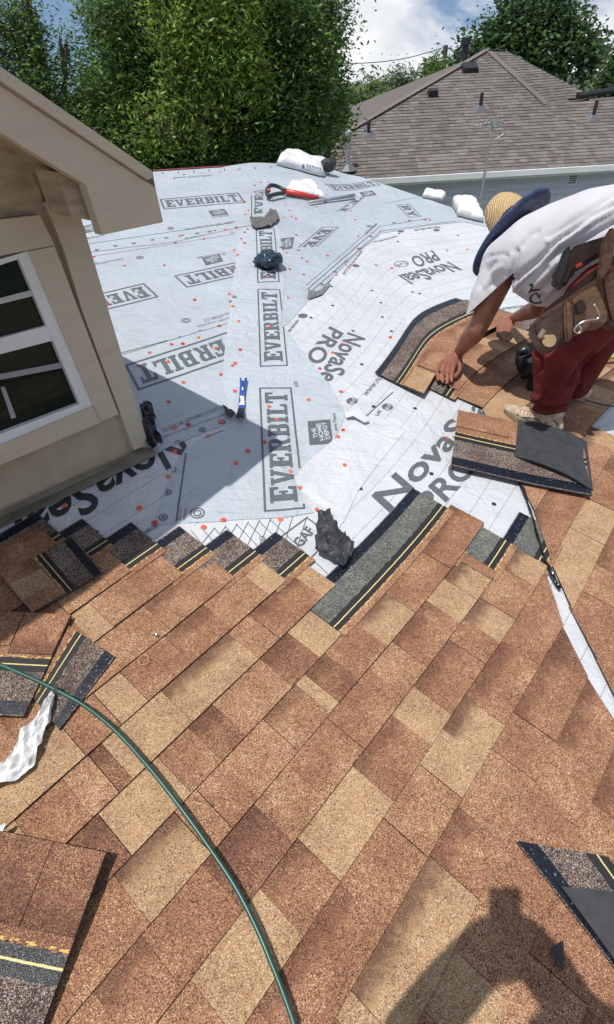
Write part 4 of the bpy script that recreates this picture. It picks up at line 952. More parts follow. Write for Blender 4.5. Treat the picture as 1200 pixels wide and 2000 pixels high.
# ------------------------------------------------------------------ trees
def leafmat(name, col, tr=0.45):
    m = bpy.data.materials.new(name); m.use_nodes = True; t = m.node_tree; g = NB(t); b = t.nodes['Principled BSDF']
    co = g.n('ShaderNodeTexCoord').outputs['Object']; nn = g.n('ShaderNodeTexNoise', {'Vector': co, 'Scale': 2.2, 'Detail': 4.0}).outputs['Fac']
    c = g.ramp(nn, [(0.3, [x * 0.7 for x in col]), (0.7, [x * 1.3 for x in col])]); t.links.new(c, b.inputs['Base Color']); b.inputs['Roughness'].default_value = 0.42; b.inputs['Specular IOR Level'].default_value = 0.4
    tl_ = g.n('ShaderNodeBsdfTranslucent', {'Color': c}); ms_ = g.n('ShaderNodeMixShader', {'Fac': tr}); t.links.new(b.outputs[0], ms_.inputs[1]); t.links.new(tl_.outputs[0], ms_.inputs[2]); t.links.new(ms_.outputs[0], t.nodes['Material Output'].inputs['Surface']); return m
LM = {'deep': leafmat('leaf_deep', (0.062, 0.125, 0.036)), 'mid': leafmat('leaf_mid', (0.125, 0.23, 0.048)), 'light': leafmat('leaf_light', (0.225, 0.34, 0.06)), 'lime': leafmat('leaf_lime', (0.36, 0.43, 0.06)), 'blue': leafmat('leaf_dull', (0.10, 0.175, 0.10)), 'grey': leafmat('leaf_pale', (0.19, 0.235, 0.13))}
M_BARK = mat('bark', (0.10, 0.08, 0.06), 0.9, 0.3, 8, 0.6, 20, 0.02)
def leaf_mesh(name, C, size, mats, mi, rs, droop=0.5, asp=0.34):
    n = len(C); th = rs.uniform(0, 2 * pi, n); d = np.stack([np.cos(th), np.sin(th), rs.normal(-droop, 0.45, n)], 1); d /= np.linalg.norm(d, axis=1)[:, None]
    r = rs.normal(size=(n, 3)); r[:, 2] += 0.6; s = np.cross(d, r); s /= np.linalg.norm(s, axis=1)[:, None]
    Ls = (size * rs.uniform(0.6, 1.35, n))[:, None]
    V = np.stack([C - d * Ls / 2, C + s * Ls * asp / 2 - d * Ls * .05, C + d * Ls / 2, C - s * Ls * asp / 2 - d * Ls * .05], 1).reshape(-1, 3)
    me = bpy.data.meshes.new(name); me.vertices.add(4 * n); me.vertices.foreach_set('co', V.astype(np.float32).ravel()); me.loops.add(4 * n); me.loops.foreach_set('vertex_index', np.arange(4 * n, dtype=np.int32)); me.polygons.add(n)
    me.polygons.foreach_set('loop_start', np.arange(0, 4 * n, 4, dtype=np.int32)); me.polygons.foreach_set('material_index', mi.astype(np.int32)); me.update(calc_edges=True)
    for m in mats: me.materials.append(m)
    return bpy.data.objects.new(name, me)
def tree(name, label, Y, clumps, n, size, mats, weights, seed, base_px, group=None, twigs=70, droop=0.5, asp=0.34, depth=0.8, spread=0.16, tk=1.0, ty=0.0):
    """clumps: (px, py, rx, ry) ellipses of foliage seen at distance Y"""
    rs = np.random.RandomState(seed); s = Y / ray(base_px[0], 200)[1]          # metres per pixel (roughly)
    b0 = py_plane(base_px[0], base_px[1], Y); root = empty(name, (b0.x, Y, GROUND)); tag(root, label, 'tree', group); ri = Matrix.Translation(-root.location)
    tot = sum(c[2] * c[3] for c in clumps); C = []; hubs = []
    for cx, cy, rx, ry in clumps:
        ctr = np.array(py_plane(cx, cy, Y)); R = np.array([rx * s * 1000, 0, ry * s * 1000]) / 1000; dep = max(R[0], R[2]) * depth; m = int(n * rx * ry / tot)
        nc = max(6, m // twigs); u = rs.normal(size=(nc, 3)); u /= np.linalg.norm(u, axis=1)[:, None]; u *= (rs.uniform(0.15, 1.0, nc) ** 0.45)[:, None]
        cc = ctr + u * np.array([R[0] * FPX / 1.0 * 0 + R[0], dep, R[2]]); hubs.append((ctr, cc))
        k = rs.randint(0, nc, m); off = rs.normal(size=(m, 3)) * spread * np.array([1.0, 1.0, 1.25]) * (0.6 + 0.8 * rs.uniform(size=(nc, 1)))[k]
        C.append(cc[k] + off)
    C = np.concatenate(C); mi = rs.choice(len(mats), len(C), p=weights)
    o = leaf_mesh('crown', C, size, [LM[m] for m in mats], mi, rs, droop, asp); link(o, root); o.matrix_parent_inverse = ri
    bm = bmesh.new(); top = Vector(np.mean([h[0] for h in hubs], axis=0)); g0 = Vector((b0.x, Y + ty, GROUND - .1)); fork = g0.lerp(Vector((top.x, Y + ty, top.z)), 0.45)
    tube_bm(bm, smooth_path([g0, g0.lerp(fork, .5) + Vector((.1, 0, 0)), fork], 4), [tk * (0.17 - 0.012 * i) for i in range(9)], 9)
    for ctr, cc in hubs:
        c = Vector(ctr); mid = fork.lerp(c, .5) + Vector((rs.normal() * .2, rs.normal() * .2, .15)); tube_bm(bm, smooth_path([fork, mid, c], 3), [tk * q_ for q_ in (0.08, .07, .06, .05, .04, .03, .025)], 6)
        for j in range(0, len(cc), max(1, len(cc) // 14)):
            e = Vector(cc[j]); st = c.lerp(mid, rs.uniform(0, .5)); tube_bm(bm, smooth_path([st, st.lerp(e, .5) + Vector((0, 0, .12)), e], 2), [.03, .024, .018, .012, .007], 5)
    o = mobj('trunk', bm, M_BARK, root); o.matrix_parent_inverse = ri; return root
tree('broadleaf_tree', 'tall dense green tree filling the top centre, drooping leaf sprays', 13.0,
     [(315, 50, 100, 90), (200, 20, 45, 45), (430, 20, 150, 120), (560, 60, 110, 130), (610, 150, 65, 110), (420, 170, 160, 110), (265, 215, 110, 90), (560, 235, 105, 85), (350, 285, 140, 55), (205, 190, 55, 70), (600, 10, 70, 70), (500, 300, 150, 42), (612, 235, 40, 45), (240, 290, 90, 50), (390, -90, 220, 90), (420, 330, 200, 40), (470, 100, 180, 120)],
     150000, 0.095, ['deep', 'mid', 'blue', 'light'], [0.34, 0.36, 0.16, 0.14], 11, (430, 330), droop=0.35, depth=0.8, twigs=55, spread=0.19, tk=0.6, ty=1.6)
tree('broadleaf_tree', 'rounded mid green tree at the foot of the tall dense tree, behind the ridge', 11.9, [(230, 255, 55, 45), (330, 215, 50, 45), (560, 205, 55, 50), (602, 125, 42, 50), (480, 262, 60, 38), (255, 150, 45, 45), (380, 285, 60, 32), (545, 285, 50, 30), (610, 250, 36, 36), (190, 215, 40, 40), (300, 300, 50, 26), (560, 40, 55, 45), (230, 60, 45, 40), (450, 312, 70, 20)],
     42000, 0.095, ['mid', 'deep', 'light', 'blue'], [0.38, 0.34, 0.16, 0.12], 31, (420, 330), droop=0.25, depth=0.6, twigs=40, spread=0.14, tk=0.4, ty=1.6)
tree('sapling_tree', 'sunlit yellow green tree in front of the tall dense tree', 11.2, [(400, 60, 85, 60), (450, 130, 75, 70), (370, 150, 60, 60), (330, 40, 50, 50), (500, 150, 40, 60), (310, 250, 60, 50), (470, 40, 50, 50), (390, 240, 60, 40), (420, -50, 120, 60)],
     11000, 0.10, ['light', 'lime', 'mid'], [0.42, 0.15, 0.43], 12, (400, 330), droop=0.5, depth=0.5, twigs=20, spread=0.13, tk=0.3, ty=1.5)
tree('feathery_tree', 'loose feathery tree behind the gable of the dormer, sky showing through', 11.5, [(20, 60, 60, 60), (75, 130, 45, 70), (20, 180, 80, 90), (110, 220, 60, 70), (60, 40, 30, 50), (170, 270, 70, 60), (-60, 100, 80, 130), (200, 310, 80, 40), (130, 100, 14, 40)],
     22000, 0.075, ['deep', 'mid', 'blue', 'light', 'lime'], [0.26, 0.28, 0.24, 0.17, 0.05], 13, (60, 330), droop=0.2, depth=0.6, twigs=22, spread=0.10, tk=0.3, ty=1.0)
tree('oak_tree', 'broad dark oak rising behind the right side of the brown roof', apex.y + 9, [(1005, 65, 60, 45), (1075, 45, 55, 45), (958, 105, 42, 32), (1115, 100, 50, 40), (1050, 110, 70, 45), (905, 122, 28, 16), (1030, 20, 38, 28), (1150, 125, 26, 26), (1000, 25, 20, 18)],
     17000, 0.24, ['deep', 'blue', 'mid'], [0.5, 0.32, 0.18], 14, (1040, 200), droop=0.1, asp=0.5, depth=0.7, spread=0.30)
tree('oak_tree', 'darker oak branch entering at the right edge beside the ridge vent', apex.y + 6, [(1196, 165, 26, 20), (1215, 140, 30, 30)], 2600, 0.24, ['deep', 'blue', 'mid'], [0.55, 0.3, 0.15], 15, (1215, 200), droop=0.1, asp=0.5, depth=0.7, spread=0.26)
tree('distant_tree', 'pale rounded tree between the tall tree and the hip roof', apex.y + 10, [(715, 215, 45, 35), (680, 240, 40, 40), (740, 200, 30, 25), (650, 270, 40, 30)], 8000, 0.26, ['grey', 'light', 'blue'], [0.5, 0.25, 0.25], 16, (700, 300), droop=0.1, depth=0.6, spread=0.26)
tree('pine_tree', 'narrow bluish tree beside the pale rounded one above the hip line', apex.y + 12, [(778, 175, 18, 30), (805, 170, 18, 18), (772, 200, 24, 20)], 4000, 0.22, ['blue', 'deep', 'grey'], [0.5, 0.25, 0.25], 17, (780, 260), droop=-0.3, asp=0.22, depth=0.8, spread=0.22)
tree('palm_tree', 'small palm like tuft just left of the utility pole', apex.y + 11, [(842, 148, 24, 14), (855, 160, 16, 10)], 1600, 0.5, ['mid', 'deep', 'light'], [0.5, 0.3, 0.2], 18, (842, 230), droop=0.3, asp=0.12, depth=0.8, spread=0.2)
tree('hedge_tree', 'dark green bushy tree low at the left of the hip roof', 15.5, [(640, 232, 34, 28), (585, 262, 40, 32), (660, 222, 22, 20), (520, 290, 70, 40)], 9000, 0.15, ['deep', 'mid', 'light'], [0.4, 0.4, 0.2], 19, (620, 330), droop=0.5, depth=0.7)

# ------------------------------------------------------------------ people
from mathutils.bvhtree import BVHTree
from bpy_extras.object_utils import world_to_camera_view
def zc(p): return float(Vector(p).dot(Vector(cf)))
def proj(p):
    v = Vector(p); z = v.dot(Vector(cf)); return (CX + FPX * v.dot(Vector(cr)) / z, CY - FPX * v.dot(Vector(cu)) / z)
def Q(px, py, y): return py_plane(px, py, y)
def ball(bm, p, r, sub=2):
    r = r if isinstance(r, (tuple, list)) else (r, r, r)
    bmesh.ops.create_icosphere(bm, subdivisions=sub, radius=1.0, matrix=Matrix.Translation(p) @ Matrix.Diagonal((*r, 1)))
def chain(bm, pts, n=6):
    """pts: [(point, radius)]: a limb as a row of overlapping balls"""
    for (a, ra), (b_, rb) in zip(pts[:-1], pts[1:]):
        k = max(2, int((b_ - a).length / (min(ra, rb) * 0.45)) + 1)
        for i in range(k + 1):
            t = i / k; ball(bm, a.lerp(b_, t), ra + (rb - ra) * t)
def remesh(name, bm, m, voxel, smooth=6, parent=None, disp=None):
    me = bpy.data.meshes.new(name); bm.to_mesh(me); bm.free(); o = bpy.data.objects.new(name, me); COL.objects.link(o)
    md = o.modifiers.new('r', 'REMESH'); md.mode = 'VOXEL'; md.voxel_size = voxel
    ms_ = o.modifiers.new('s', 'SMOOTH'); ms_.factor = 0.5; ms_.iterations = smooth
    dg = bpy.context.evaluated_depsgraph_get(); dg.update(); me2 = bpy.data.meshes.new_from_object(o.evaluated_get(dg)); o.modifiers.clear(); o.data = me2; bpy.data.meshes.remove(me)
    me2.materials.clear(); me2.materials.append(m)
    for p in me2.polygons: p.use_smooth = True
    if disp: disp(me2)
    if parent is not None:
        o.parent = parent; o.matrix_parent_inverse = Matrix.Translation(-parent.location)
    return o
def pfold(lines):
    def f(me):
        co = [v.co.copy() for v in me.vertices]; no = [v.normal.copy() for v in me.vertices]
        for v, c, n in zip(me.vertices, co, no):
            if n.dot(c) > 0: continue
            x, y = proj(c); d = 0.0
            for pts, w, a in lines:
                best = 1e9
                for (x0, y0), (x1, y1) in zip(pts[:-1], pts[1:]):
                    dx, dy = x1 - x0, y1 - y0; t = max(0, min(1, ((x - x0) * dx + (y - y0) * dy) / (dx * dx + dy * dy))); best = min(best, hypot(x - x0 - t * dx, y - y0 - t * dy))
                if best < 3 * w: d += 1.8 * a * math.exp(-(best / w) ** 2)
            v.co = c + n * d
    return f
def skinmat(name, col):
    m, t, b = newmat(name); g = NB(t); co = g.n('ShaderNodeTexCoord').outputs['Object']
    n1 = g.n('ShaderNodeTexNoise', {'Vector': co, 'Scale': 18.0, 'Detail': 6.0}).outputs['Fac']
    t.links.new(g.ramp(n1, [(0.3, [c * 0.78 for c in col]), (0.7, [c * 1.2 for c in col])]), b.inputs['Base Color']); b.inputs['Roughness'].default_value = 0.45
    b.inputs['Subsurface Weight'].default_value = 0.08; b.inputs['Subsurface Radius'].default_value = (0.02, 0.008, 0.004)
    g.bump(g.n('ShaderNodeTexNoise', {'Vector': co, 'Scale': 160.0, 'Detail': 3.0}).outputs['Fac'], 0.25, 0.002, b); return m
M_SKIN = skinmat('sunburnt_skin', (0.26, 0.102, 0.062))
M_SHIRT = mat('white_cotton', (0.54, 0.53, 0.56), 0.9, 0.04, 9, 0.25, 320, 0.001, spec=0.15)
M_PANTS = mat('brick_red_cloth', (0.125, 0.02, 0.019), 0.9, 0.2, 9, 0.4, 220, 0.002, spec=0.2)
M_LEATH = mat('worn_leather', (0.12, 0.062, 0.042), 0.6, 0.45, 9, 0.7, 45, 0.008)
M_LEATH2 = mat('tan_worn_leather', (0.20, 0.115, 0.072), 0.6, 0.35, 9, 0.7, 45, 0.006); M_LEATH3 = mat('grey_brown_leather', (0.085, 0.055, 0.046), 0.55, 0.35, 12, 0.6, 50, 0.005)
M_LEATHD = mat('dark_leather', (0.035, 0.024, 0.02), 0.5, 0.3, 14, 0.4, 60, 0.004)
M_STEEL = mat('steel', (0.55, 0.55, 0.56), 0.25, 0.1, 20, metal=0.9)
foot = P3(1040, 838, 0.0)
man = empty('person', foot); tag(man, 'roofer bending down in white t-shirt, red trousers and straw hat, wearing a leather tool belt', 'person'); mi_ = Matrix.Translation(-man.location)
def mpar(o, parent=None):
    o.parent = parent or man
    if parent is None: o.matrix_parent_inverse = mi_
    return o
# body: arms with hands, neck and head in one surface
bm = bmesh.new()
sh = Q(985, 528, 2.70); el = Q(934, 640, 2.715); wrist = P3(891, 716, 0.085); 
chain(bm, [(sh, 0.068), (sh.lerp(el, 0.45), 0.062), (sh.lerp(el, 0.8), 0.056), (el, 0.052), (el.lerp(wrist, 0.25), 0.057), (el.lerp(wrist, 0.6), 0.044), (wrist, 0.031)])
def hand(wr, knuck, mids, tips, thumb, r=0.0105, palm=0.02):
    kc = sum(knuck, Vector()) / 4
    for k in knuck: chain(bm, [(wr, 0.027), (wr.lerp(k, 0.5), 0.021), (k, palm * 0.78)])
    for k, mm, t in zip(knuck, mids, tips): chain(bm, [(k, r * 1.3), (mm, r * 1.12), (t, r * 0.9)])
    chain(bm, [(wr.lerp(thumb[0], 0.4), 0.02), (thumb[0], 0.0145), (thumb[1], 0.012), (thumb[2], 0.010)])
kn = [P3(x, y, 0.072) for x, y in ((856, 734), (865, 737), (874, 739), (882, 739))]
md_ = [P3(x, y, 0.066) for x, y in ((851, 747), (861, 751), (871, 753), (880, 751))]
tp = [P3(x, y, 0.047) for x, y in ((854, 757), (863, 761), (872, 763), (880, 760))]
hand(wrist, kn, md_, tp, (P3(897, 733, 0.07), P3(893, 745, 0.055), P3(886, 752, 0.048)))
sh2 = Q(1075, 505, 2.88); el2 = Q(1052, 602, 3.0); wr2 = P3(996, 650, 0.10)
chain(bm, [(sh2, 0.062), (sh2.lerp(el2, 0.6), 0.056), (el2, 0.05), (el2.lerp(wr2, 0.3), 0.05), (wr2, 0.030)])
kn = [P3(x, y, 0.082) for x, y in ((979, 654), (982, 660), (986, 665), (991, 669))]
md_ = [P3(x, y, 0.075) for x, y in ((971, 660), (974, 667), (979, 673), (985, 677))]
tp = [P3(x, y, 0.054) for x, y in ((974, 669), (978, 675), (983, 680), (988, 682))]
hand(wr2, kn, md_, tp, (P3(975, 650, 0.08), P3(969, 656, 0.068), P3(969, 664, 0.055)))
nk = Q(985, 492, 2.80); hc = Q(1003, 447, 2.98)
chain(bm, [(nk, 0.07), (hc, 0.075)]); ball(bm, hc, (0.082, 0.10, 0.105), 3)
face_d = (hc - nk).normalized(); dwn = Vector((-0.25, 0.45, -0.86)).normalized()
chain(bm, [(hc + dwn * 0.08, 0.02), (hc + dwn * 0.112, 0.014)]); ball(bm, hc + dwn * 0.06 + Vector((0, .03, -.05)), 0.05)
for s in (-1, 1): ball(bm, hc + Vector((s * 0.082, -s * 0.03, 0)), (0.014, 0.028, 0.034))
body = remesh('body', bm, M_SKIN, 0.0048, 4); mpar(body)
M_EYE = mat('eye', (0.5, 0.48, 0.45), 0.2)
for s in (-1, 1):
    bm = bmesh.new(); ball(bm, hc + dwn * 0.088 + Vector((0.87 * s, 0.48 * s, 0)) * 0.032 + Vector((0, 0.03, 0.03)), 0.011); mpar(mobj('eye', bm, M_EYE), body)
bm = bmesh.new(); ball(bm, hc + Vector((0, -0.02, 0.02)), (0.09, 0.10, 0.10), 3); mpar(mobj('hair', bm, mat('black_hair', (0.012, 0.01, 0.009), 0.5, 0.3, 60), None, True), body)
# shirt
bm = bmesh.new()
def prow(pts):
    for i in range(len(pts) - 1):
        a, ra, da = pts[i]; b_, rb, db = pts[i + 1]
        for k in range(9):
            t = k / 8; p = a.lerp(b_, t); r = ra + (rb - ra) * t; d = da + (db - da) * t; bmesh.ops.create_icosphere(bm, subdivisions=3, radius=1.0, matrix=Matrix.Translation(p) @ Rcam @ Matrix.Diagonal((r, r, d, 1)))
Rcam = Matrix(((cr[0], cu[0], -cf[0], 0), (cr[1], cu[1], -cf[1], 0), (cr[2], cu[2], -cf[2], 0), (0, 0, 0, 1)))
def R_(px, y, r): p = Q(*px, y); return p, r * zc(p) / FPX
ST = [((1260, 442), 2.36, 78, .17), ((1205, 446), 2.42, 76, .18), ((1150, 455), 2.48, 76, .18), ((1100, 480), 2.55, 82, .18), ((1050, 495), 2.62, 74, .17), ((1012, 508), 2.68, 58, .15), ((988, 512), 2.74, 46, .13)]
prow([(*R_(c, y, r), d) for c, y, r, d in ST])
bel = [((1150, 500), 2.60, 44, .13), ((1100, 530), 2.66, 48, .14), ((1068, 550), 2.70, 46, .13), ((1035, 535), 2.72, 40, .12)]
prow([(*R_(c, y, r), d) for c, y, r, d in bel])
chain(bm, [(Q(985, 520, 2.715), 0.098), (Q(972, 545, 2.705), 0.096), (Q(956, 575, 2.70), 0.092), (Q(946, 605, 2.70), 0.088), (Q(938, 630, 2.70), 0.084)])
chain(bm, [(sh2, 0.09), (sh2.lerp(el2, 0.55), 0.083)])
c4 = lambda l: [(900 + x / 4, 360 + y / 4) for x, y in l]
FOLDS = [(c4([(420, 755), (600, 610), (760, 440), (880, 350), (1020, 240), (1200, 150)]), 6, -0.013), (c4([(470, 800), (650, 620), (790, 500), (940, 460), (1200, 300)]), 5, -0.011), (c4([(430, 790), (620, 640), (760, 470), (900, 380), (1060, 270), (1200, 200)]), 5, 0.011),
         (c4([(700, 420), (860, 310), (1050, 190), (1200, 90)]), 6, -0.008), (c4([(680, 440), (840, 345), (1030, 215), (1200, 120)]), 5, 0.007), (c4([(480, 480), (540, 400), (600, 370)]), 5, -0.006), (c4([(440, 520), (420, 640), (425, 740)]), 5, -0.010), (c4([(400, 560), (380, 660), (370, 730)]), 5, 0.007),
         (c4([(180, 600), (230, 560), (330, 545), (390, 570)]), 3, -0.005), (c4([(150, 800), (210, 680), (270, 600)]), 3.5, -0.006), (c4([(190, 800), (250, 690), (320, 640)]), 3.5, 0.005), (c4([(240, 800), (290, 720), (380, 690)]), 3.5, -0.006), (c4([(130, 720), (170, 640), (200, 590)]), 3, 0.004),
         (c4([(520, 830), (640, 730), (760, 600)]), 5, 0.008), (c4([(560, 900), (680, 800), (740, 720)]), 5, -0.008), (c4([(480, 840), (560, 760), (680, 650)]), 4, -0.008), (c4([(640, 900), (720, 800), (800, 700)]), 4, 0.007)]
shirt = remesh('shirt', bm, M_SHIRT, 0.0105, 7, None, pfold(FOLDS)); mpar(shirt)
hn = Vector(ray(919, 609)).cross(Vector(ray(992, 543))).normalized()        # open hem of the near sleeve
if hn.dot(Vector(ray(930, 660))) < 0: hn = -hn
bm = bmesh.new(); bm.from_mesh(shirt.data); bmesh.ops.bisect_plane(bm, geom=bm.verts[:] + bm.edges[:] + bm.faces[:], plane_co=(0, 0, 0), plane_no=hn)
kill = [v for v in bm.verts if hn.dot(v.co) > 1e-5 and proj(v.co)[0] < 1000 and proj(v.co)[1] > 520 and proj(v.co)[0] < 930 + (660 - proj(v.co)[1]) * 1.2]
bmesh.ops.delete(bm, geom=kill, context='VERTS'); seen = set(); best = []
for v in bm.verts:
    if v in seen: continue
    st = [v]; comp = []; seen.add(v)
    while st:
        w_ = st.pop(); comp.append(w_)
        for e in w_.link_edges:
            o_ = e.other_vert(w_)
            if o_ not in seen: seen.add(o_); st.append(o_)
    if len(comp) > len(best): best = comp
keep = set(best); bmesh.ops.delete(bm, geom=[v for v in bm.verts if v not in keep], context='VERTS')
bm.to_mesh(shirt.data); bm.free()
for p in shirt.data.polygons: p.use_smooth = True
bvh = BVHTree.FromPolygons([v.co for v in shirt.data.vertices], [p.vertices for p in shirt.data.polygons])
def on(b_, px, lift=0.004):
    d = Vector(ray(*px)).normalized(); h = b_.ray_cast(Vector((0, 0, 0)), d)
    return (h[0] - d * lift) if h[0] is not None else None
for l, w in (([(1034, 571), (1040, 560), (1036, 556)], .005), ([(1034, 569), (1055, 564)], .005), ([(1040, 577), (1047, 573), (1053, 580), (1058, 590), (1046, 592), (1037, 588), (1036, 580), (1040, 577)], .0042)):
    pts = [on(bvh, p) for p in l]; pts = [p for p in pts if p]
    if len(pts) > 1:
        bm = bmesh.new(); tube_bm(bm, smooth_path(pts, 3), w, 6); mpar(mobj('shirt_print', bm, M_INKB), shirt)
# trousers
bm = bmesh.new()
prow([(*R_((1270, 500), 2.36, 72), .17), (*R_((1215, 515), 2.40, 78), .18)])
hipn, hipf = Q(1195, 560, 2.36), Q(1230, 540, 2.58); kn_, knf = Q(1093, 690, 2.35), Q(1160, 680, 2.62)
an, af = Q(1076, 793, 2.375), Q(1126, 752, 2.63)
chain(bm, [(hipn, .165), (hipn.lerp(kn_, .5), .150), (kn_, .125), (kn_.lerp(an, .5), .104), (an.lerp(kn_, .12), .090)])
chain(bm, [(hipf, .16), (hipf.lerp(knf, .5), .13), (knf, .10), (knf.lerp(af, .6), .088), (af, .08)])
c3 = lambda l: [(840 + x / 3.333, 560 + y / 3.333) for x, y in l]
PF = [(c3([(680, 420), (720, 470), (730, 530), (690, 560)]), 4, -0.010), (c3([(700, 400), (760, 440), (770, 500)]), 4, 0.008), (c3([(670, 740), (760, 790), (880, 770)]), 4, -0.013), (c3([(680, 710), (760, 760), (890, 740)]), 4, 0.012), (c3([(680, 790), (760, 820), (870, 800)]), 3, 0.010), (c3([(900, 650), (960, 560), (1060, 440)]), 5, -0.014), (c3([(800, 700), (860, 600), (930, 500)]), 6, 0.006), (c3([(690, 600), (740, 640), (760, 700)]), 5, -0.006), (c3([(940, 620), (1000, 610), (990, 650)]), 4, 0.01)]
tr_ = remesh('trousers', bm, M_PANTS, 0.0105, 6, None, pfold(PF)); mpar(tr_)
tb = BVHTree.FromPolygons([v.co for v in tr_.data.vertices], [p.vertices for p in tr_.data.polygons])
# shoes
M_SHOE = mat('dusty_trainer', (0.50, 0.40, 0.29), 0.7, 0.3, 22, 0.3, 140, 0.002); M_SOLE = mat('tan_sole', (0.30, 0.24, 0.17), 0.8, 0.2, 30)
def shoe(toe, heel, lift, ankle, L=0.30):
    f = (toe - heel); f.z = 0; f = f.normalized(); u = Vector((0, 0, 1)); s = f.cross(u)
    sl = (toe.z - heel.z) / (toe - heel).length; f = (f + u * sl).normalized(); h0 = heel + u * lift
    bm = bmesh.new()
    for a, w, hh, z in ((0.035, .036, .045, .05), (0.09, .038, .05, .055), (0.15, .040, .045, .048), (0.20, .044, .036, .038), (0.245, .043, .028, .03), (0.275, .034, .022, .026)):
        p = h0 + f * a * (L / 0.30) + u * z; bmesh.ops.create_icosphere(bm, subdivisions=2, radius=1, matrix=Matrix.Translation(p) @ Matrix((f, s, u)).transposed().to_4x4() @ Matrix.Diagonal((0.045, w, hh, 1)))
    chain(bm, [(h0 + f * 0.06 + u * 0.07, 0.045), (h0 + f * .055 + u * .115, .05)])
    o = mpar(remesh('shoe', bm, M_SHOE, 0.006, 4))
    bm = bmesh.new(); out = []
    for i in range(20):
        t = 2 * pi * i / 20; x = 0.155 + 0.155 * cos(t); w = (0.036 + 0.012 * (x / .31)) * sin(t) * (1.1); out.append(h0 + f * x * (L / .30) + s * w)
    a = [bm.verts.new(p + u * .026) for p in out]; b_ = [bm.verts.new(p - u * 0.006) for p in out]; bm.faces.new(a); bm.faces.new(b_[::-1])
    for i in range(20): bm.faces.new((a[i], b_[i], b_[(i + 1) % 20], a[(i + 1) % 20]))
    bmesh.ops.recalc_face_normals(bm, faces=bm.faces); mpar(mobj('sole', bm, M_SOLE), o)
    sb_ = BVHTree.FromPolygons([v.co for v in o.data.vertices], [p.vertices for p in o.data.polygons]); return o, sb_
sh1, sbv = shoe(P3(980, 809, 0.0), P3(1090, 860, 0.0), 0.024, an)
bm = bmesh.new()
for l in ([(1000, 815), (1010, 800), (1030, 812), (1050, 822), (1055, 832), (1035, 828), (1022, 812)], [(1020, 806), (1045, 808), (1062, 820), (1075, 836)], [(1064, 818), (1082, 812), (1090, 822), (1078, 830)], [(990, 808), (1004, 820), (1025, 830)]):
    pts = [p for p in (on(sbv, (p[0], p[1] + 9), 0.001) for p in l) if p]
    if len(pts) > 1: tube_bm(bm, smooth_path(pts, 3), .0028, 5)
mpar(mobj('shoe_stripe', bm, M_INKB), sh1)
bm = bmesh.new()
for i in range(5):
    x = 1016 + i * 7; pts = [p for p in (on(sbv, p, 0.001) for p in ((x, 806 + i * 1.5), (x + 3, 799 + i * 2), (x + 8, 801 + i * 2))) if p]
    if len(pts) > 1: tube_bm(bm, pts, .0025, 5)
mpar(mobj('laces', bm, mat('red_lace', (0.35, 0.08, 0.06), 0.8)), sh1)
shoe(P3(1088, 768, 0.0), P3(1142, 792, 0.0), 0.03, af, 0.27)
# hat
hx = Q(1000, 460, 2.95); axis = (Vector(cr) * -0.60 + Vector(cu) * 0.76 + Vector(cf) * 0.24).normalized(); RT = axis.to_track_quat('Z', 'Y').to_matrix()
mh, th_, bh = newmat('woven_straw'); g = NB(th_); uvn = g.n('ShaderNodeTexCoord').outputs['Object']
wv = g.n('ShaderNodeTexWave', {'Vector': uvn, 'Scale': 46.0, 'Distortion': 3.0, 'Detail': 2.0, 'Detail Scale': 4.0}); ck_ = g.n('ShaderNodeTexBrick', {'Vector': uvn, 'Scale': 30.0})
th_.links.new(g.ramp(wv.outputs['Fac'], [(0.2, (0.36, 0.22, 0.09)), (0.6, (0.66, 0.46, 0.22)), (0.9, (0.72, 0.54, 0.30))]), bh.inputs['Base Color']); bh.inputs['Roughness'].default_value = 0.65; g.bump(wv.outputs['Fac'], 0.7, 0.004, bh)
mn, tn, bn = newmat('navy_woven_brim'); g = NB(tn); uvn = g.n('ShaderNodeUVMap').outputs['UV']
wv = g.n('ShaderNodeTexBrick', {'Vector': uvn, 'Scale': 1.0, 'Color1': (0.018, 0.03, 0.08, 1), 'Color2': (0.06, 0.10, 0.22, 1), 'Mortar': (0.006, 0.008, 0.02, 1), 'Mortar Size': 0.09, 'Brick Width': 2.2, 'Row Height': 1.0})
tn.links.new(wv.outputs['Color'], bn.inputs['Base Color']); bn.inputs['Roughness'].default_value = 0.6; g.bump(wv.outputs['Fac'], -0.8, 0.004, bn)
def lathe(prof, seg, mats, name, parent, uvs=(40, 8), ell=(1, 1)):
    bm = bmesh.new(); ul = bm.loops.layers.uv.new('UVMap'); rings = []
    for r, z in prof: rings.append([bm.verts.new(hx + RT @ Vector((r * cos(2 * pi * k / seg) * ell[0], r * sin(2 * pi * k / seg) * ell[1], z))) for k in range(seg)])
    for j, (a, b_) in enumerate(zip(rings[:-1], rings[1:])):
        for k in range(seg):
            f = bm.faces.new((a[k], a[(k + 1) % seg], b_[(k + 1) % seg], b_[k]))
            for l, (uu, vv) in zip(f.loops, ((k, j), (k + 1, j), (k + 1, j + 1), (k, j + 1))): l[ul].uv = (uu / seg * uvs[0] * 2.2, vv / (len(prof) - 1) * uvs[1])
    return mpar(mobj(name, bm, mats, None, True), parent)
br = 0.243
hat = lathe([(0.085, 0.0), (0.14, -0.004), (0.19, -0.008), (0.225, -0.006), (br, 0.004), (br, 0.012), (0.225, 0.004), (0.18, 0.0), (0.085, 0.01)], 40, mn, 'hat', None, (34, 14))
hx = hx + (Vector(cr) * 0.77 + Vector(cu) * 0.64) * 0.055
crn = lathe([(0.100, 0.0), (0.099, 0.07), (0.092, 0.125), (0.080, 0.165), (0.062, 0.195), (0.040, 0.211), (0.018, 0.215), (0.0005, 0.213)], 28, mh, 'hat_crown', hat, (10, 10), (0.95, 1.12))
